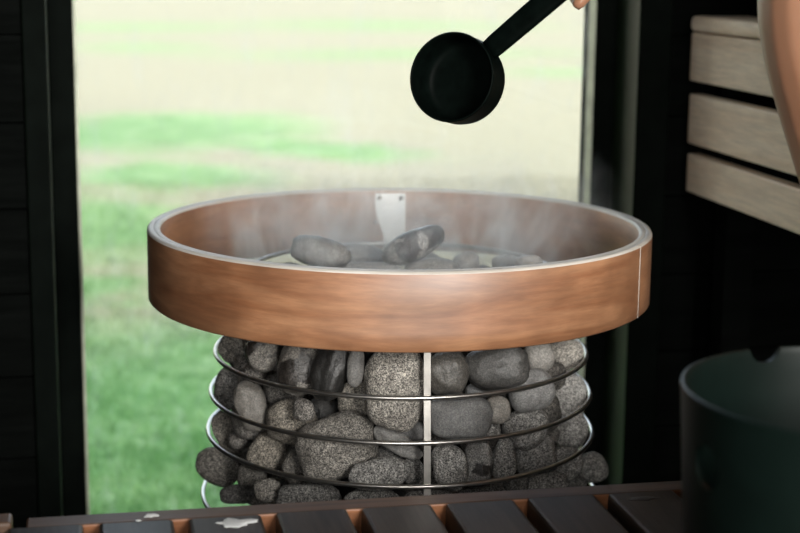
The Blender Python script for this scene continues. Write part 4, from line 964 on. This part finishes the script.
# right hand: palm beside the handle, four fingers wrapped round it, thumb on the near side
def grip_hand():
    up = (Vector((0, 0, 1)) - hd * hd.z).normalized()      # across the handle, upwards
    sdv = hd.cross(up).normalized()                          # across the handle, sideways
    if sdv.dot(LF) < 0: sdv = -sdv                           # pointing away from the camera
    pc = grip + up * .030 + sdv * .006
    n_, e_ = chain([(wr, .024), (wr.lerp(pc, .5), (.030, .022)), (pc + hd * .004, (.036, .020)), (pc - hd * .012 + up * -.004, (.034, .018))])
    parts.append(skinned(n_, e_))
    for k in range(4):
        s = (k - 1.5) * .0175; ln = (.92, 1.05, 1.0, .82)[k]; c = grip - hd * s * -1
        rr = (.0088, .0092, .0090, .0080)[k]
        pts = [(c + up * .026 + sdv * .010, rr * 1.1), (c + up * .016 + sdv * .021, rr * 1.08), (c - up * .004 + sdv * (.0205), rr), (c - up * .0195 + sdv * .009, rr * .95), (c - up * .0205 - sdv * .008 * ln, rr * .85)]
        n_, e_ = chain(pts); parts.append(skinned(n_, e_))
    c = grip - hd * .030
    n_, e_ = chain([(pc + hd * .012, .014), (grip + up * .020 - sdv * .016 + hd * .004, .0115), (grip + up * .004 - sdv * .0205 - hd * .014 * -1, .0100), (grip - up * .006 - sdv * .0195 + hd * .030, .0085)]); parts.append(skinned(n_, e_))
grip_hand()
# left hand lying on the thigh
lw = W(.50, -.665, .437); lf_ = W(.42, -.645, .418)
n_, e_ = chain([(lw, .026), (lw.lerp(lf_, .5), (.032, .020)), (lf_, (.034, .016))]); parts.append(skinned(n_, e_))
for k in range(4):
    o_ = (k - 1.5) * .0185; ln = (.8, .95, 1.0, .88)[k]
    n_, e_ = chain([(lf_ + RV * o_ + RU * .004, .0090), (lf_ + RV * o_ * 1.05 - RU * .030 * ln - Vector((0, 0, .006)), .0088), (lf_ + RV * o_ * 1.08 - RU * .052 * ln - Vector((0, 0, .018)), .0083), (lf_ + RV * o_ * 1.1 - RU * .068 * ln - Vector((0, 0, .033)), .0073)]); parts.append(skinned(n_, e_))
n_, e_ = chain([(lw.lerp(lf_, .45) + RV * .022, .013), (lw.lerp(lf_, .75) + RV * .048, .0105), (lf_ + RV * .055 - RU * .018 - Vector((0, 0, .012)), .0088)]); parts.append(skinned(n_, e_))
# head, looking down at the stove
hc = W(.395, -.512, 1.005)
fdir = (RU * -.9 + RV * .12 - Vector((0, 0, .42))).normalized(); fside = Vector((0, 0, 1)).cross(fdir).normalized(); fup = fdir.cross(fside)
HM = Matrix((fdir, fside, fup)).transposed()   # local x forwards, y to the left, z up
bm = bmesh.new(); bmesh.ops.create_icosphere(bm, subdivisions=5, radius=1)
for p in bm.verts:
    x, y, z = p.co
    fx, fy, fz = x * .098, y * .076, z * .118
    if z < 0: fy *= 1 + .28 * z; fx *= (1 + .10 * z) if x > 0 else (1 + .42 * z)
    def blob(cx, cy, cz, s, a): return a * math.exp(-(((fx - cx) ** 2 + (fy - cy) ** 2 + (fz - cz) ** 2) / s ** 2))
    fx += blob(.10, 0, -.022, .017, .026) + blob(.10, 0, -.002, .012, .010) + blob(.092, 0, -.062, .020, .006) + blob(.085, 0, -.098, .024, .010) + blob(.09, 0, .026, .03, .004)
    fx -= blob(.09, .031, .006, .015, .010) + blob(.09, -.031, .006, .015, .010)
    p.co = HM @ Vector((fx, fy, fz)) + hc
me = bpy.data.meshes.new('h'); bm.to_mesh(me); bm.free(); parts.append(me)
for s in (-1, 1):
    bm = bmesh.new(); bmesh.ops.create_icosphere(bm, subdivisions=3, radius=1)
    for p in bm.verts: p.co = HM @ Vector((-.008 + p.co.x * .017, s * .076 + p.co.y * .009, -.006 + p.co.z * .031)) + hc
    me = bpy.data.meshes.new('e'); bm.to_mesh(me); bm.free(); parts.append(me)
bm = bmesh.new()
for me in parts: bm.from_mesh(me)
me = bpy.data.meshes.new('body'); bm.to_mesh(me); bm.free()
person = bpy.data.objects.new('person', me); COL.objects.link(person)
md = person.modifiers.new('r', 'REMESH'); md.mode = 'VOXEL'; md.voxel_size = .0042; md.use_smooth_shade = True
md = person.modifiers.new('s', 'SMOOTH'); md.factor = .5; md.iterations = 3
dg = bpy.context.evaluated_depsgraph_get(); nme = bpy.data.meshes.new_from_object(person.evaluated_get(dg)); person.modifiers.clear(); person.data = nme
nme.materials.clear(); nme.materials.append(M['skin'])
for p in nme.polygons: p.use_smooth = True
tag(person, 'person seated on upper bench, bare shin at right edge, reaching out the ladle', 'person')
# trunks: the body's own hip and thigh surface, pushed out a little
src = bmesh.new(); src.from_mesh(nme)
def in_trunks(p):
    u, v, z = p.dot(RU), p.dot(RV), p.z
    return u > .50 and z < .47 - .0 and (z > .2) and not (z > .40 and u < .60) and v < -.34 and v > -.74
kill = [v for v in src.verts if not in_trunks(v.co)]
bmesh.ops.delete(src, geom=kill, context='VERTS'); src.normal_update()
for v in src.verts: v.co += v.normal * .0045
bm_obj('swim_trunks', src, M['cloth'], person)
# hair, eyes, lips
bm = bmesh.new(); bmesh.ops.create_icosphere(bm, subdivisions=5, radius=1)
for p in bm.verts:
    x, y, z = p.co; k = 1 + .03 * noise.noise(p.co * 9)
    p.co = Vector(((x * .104 - .005) * k, y * .084 * k, (z * .118 + .010) * k))
kill = [p for p in bm.verts if (p.co.x > .045 and p.co.z < .062) or p.co.z < -.030 - .35 * (p.co.x if p.co.x < 0 else -2 * p.co.x * 0) * 0 - (.045 if p.co.x < -.03 else 0)]
bmesh.ops.delete(bm, geom=kill, context='VERTS')
for p in bm.verts: p.co = HM @ p.co + hc
bm_obj('hair', bm, M['hair'], person)
for s in (-1, 1):
    bm = bmesh.new(); bmesh.ops.create_icosphere(bm, subdivisions=3, radius=.0115)
    bm.transform(Matrix.Translation(HM @ Vector((.0775, s * .031, .006)) + hc)); ey = bm_obj('eye', bm, M['eye'], person)
    bm = bmesh.new(); bmesh.ops.create_icosphere(bm, subdivisions=2, radius=.0052)
    bm.transform(Matrix.Translation(HM @ Vector((.0852, s * .031, .0045)) + hc)); bm_obj('iris', bm, M['hair'], ey)
bm = bmesh.new(); bmesh.ops.create_icosphere(bm, subdivisions=3, radius=1)
for p in bm.verts: p.co = HM @ Vector((.0905 + p.co.x * .006, p.co.y * .022, -.063 + p.co.z * .006)) + hc
bm_obj('mouth', bm, M['lip'], person)

# ------------------------------------------------------------------ steam rising off the stones
m = bpy.data.materials.new('steam'); m.use_nodes = True; nt = m.node_tree
for n in list(nt.nodes): nt.nodes.remove(n)
out = N(nt, 'ShaderNodeOutputMaterial'); pv = N(nt, 'ShaderNodeVolumePrincipled', Anisotropy=.6); pv.inputs['Color'].default_value = (1, 1, 1, 1)
geo = N(nt, 'ShaderNodeNewGeometry'); mp = N(nt, 'ShaderNodeMapping'); mp.inputs['Scale'].default_value = (1, 1, .62); nt.links.new(geo.outputs['Position'], mp.inputs[0])
nz = N(nt, 'ShaderNodeTexNoise', Scale=13, Detail=6, Roughness=.65, Distortion=1.6); nt.links.new(mp.outputs[0], nz.inputs['Vector'])
rp = ramp(nt, nz.outputs[0], [(.48, (0, 0, 0)), (.58, (.35, .35, .35)), (.68, (1, 1, 1))])
sx = N(nt, 'ShaderNodeSeparateXYZ'); nt.links.new(geo.outputs['Position'], sx.inputs[0])
hf = N(nt, 'ShaderNodeMapRange', _interpolation_type='SMOOTHSTEP'); nt.links.new(sx.outputs['Z'], hf.inputs[0])
for k, v in zip((1, 2, 3, 4), (-.03, .10, 1, 0)): hf.inputs[k].default_value = v
rad = math_(nt, 'SQRT', math_(nt, 'ADD', math_(nt, 'MULTIPLY', sx.outputs['X'], sx.outputs['X']), math_(nt, 'MULTIPLY', sx.outputs['Y'], sx.outputs['Y'])))
rf = N(nt, 'ShaderNodeMapRange', _interpolation_type='SMOOTHSTEP'); nt.links.new(rad, rf.inputs[0])
for k, v in zip((1, 2, 3, 4), (.16, .272, 1, 0)): rf.inputs[k].default_value = v
dn = math_(nt, 'MULTIPLY', math_(nt, 'MULTIPLY', math_(nt, 'ADD', rp.outputs[0], .035), hf.outputs[0]), math_(nt, 'MULTIPLY', rf.outputs[0], STEAM))
nt.links.new(dn, pv.inputs['Density']); nt.links.new(pv.outputs[0], out.inputs['Volume'])
bm = bmesh.new(); lathe(bm, [(.0005, -.078), (.276, -.078), (.276, .0), (.262, .06), (.22, .11), (.0005, .12)], 64)
st = bm_obj('steam', bm, m); tag(st, 'thin white steam rising off the hot stones inside the hoop', 'steam', kind='stuff')

# ------------------------------------------------------------------ light
sun = bpy.data.lights.new('sun', 'SUN'); sun.energy = SUN_E; sun.angle = math.radians(.8); sun.color = (1, .93, .84)
so = bpy.data.objects.new('sun', sun); COL.objects.link(so); so.rotation_euler = SUN.to_track_quat('Z', 'Y').to_euler(); so.location = SUN * 20
wd_ = bpy.data.worlds.new('sky'); scene.world = wd_; wd_.use_nodes = True; nt = wd_.node_tree
bgd = nt.nodes['Background']
sk = N(nt, 'ShaderNodeTexSky', _sky_type='NISHITA'); sk.sun_disc = False; sk.sun_elevation = math.radians(42); sk.sun_rotation = math.atan2(SUN.x, SUN.y); sk.air_density = 1; sk.dust_density = 3
mx = mixc(nt, .55, sk.outputs[0], (SKY_W, SKY_W, SKY_W))
nt.links.new(mx, bgd.inputs[0]); bgd.inputs[1].default_value = SKY_S
# daylight through the rear window, and fill light from the added opening
for wn_, en in ((RW, REAR_E[0]), (LW, REAR_E[1])):
    al = bpy.data.lights.new('rear_window_and_fill', 'AREA'); al.shape = 'RECTANGLE'; al.size = wn_[1] - wn_[0] - .1; al.size_y = wn_[3] - wn_[2] - .1; al.energy = en; al.color = (1, .96, .90)
    ao = bpy.data.objects.new('rear_window_and_fill', al); COL.objects.link(ao); ao.location = W((wn_[0] + wn_[1]) / 2, VB - .03, (wn_[2] + wn_[3]) / 2)
    ao.rotation_euler = (-RV).to_track_quat('Z', 'Y').to_euler()

# ------------------------------------------------------------------ camera
cam = bpy.data.cameras.new('camera'); co = bpy.data.objects.new('camera', cam); COL.objects.link(co)
cam.sensor_width = 36; cam.lens = 1575.4 / 800 * 36; cam.clip_start = .05; cam.clip_end = 300
Rm = Matrix((LR, LU, -LF)).transposed(); co.matrix_world = Matrix.Translation((0, -1.8673, .3085)) @ Rm.to_4x4()
cam.dof.use_dof = True; cam.dof.focus_distance = 1.655; cam.dof.aperture_fstop = 4.8
scene.camera = co
vs = scene.view_settings; vs.view_transform = 'Standard'; vs.look = 'None'; vs.gamma = 1; vs.use_curve_mapping = False; vs.exposure = EXPO
scene.cycles.use_denoising = True
scene.cycles.max_bounces = 10; scene.cycles.transparent_max_bounces = 12; scene.cycles.volume_bounces = 3
scene.cycles.volume_step_rate = .6
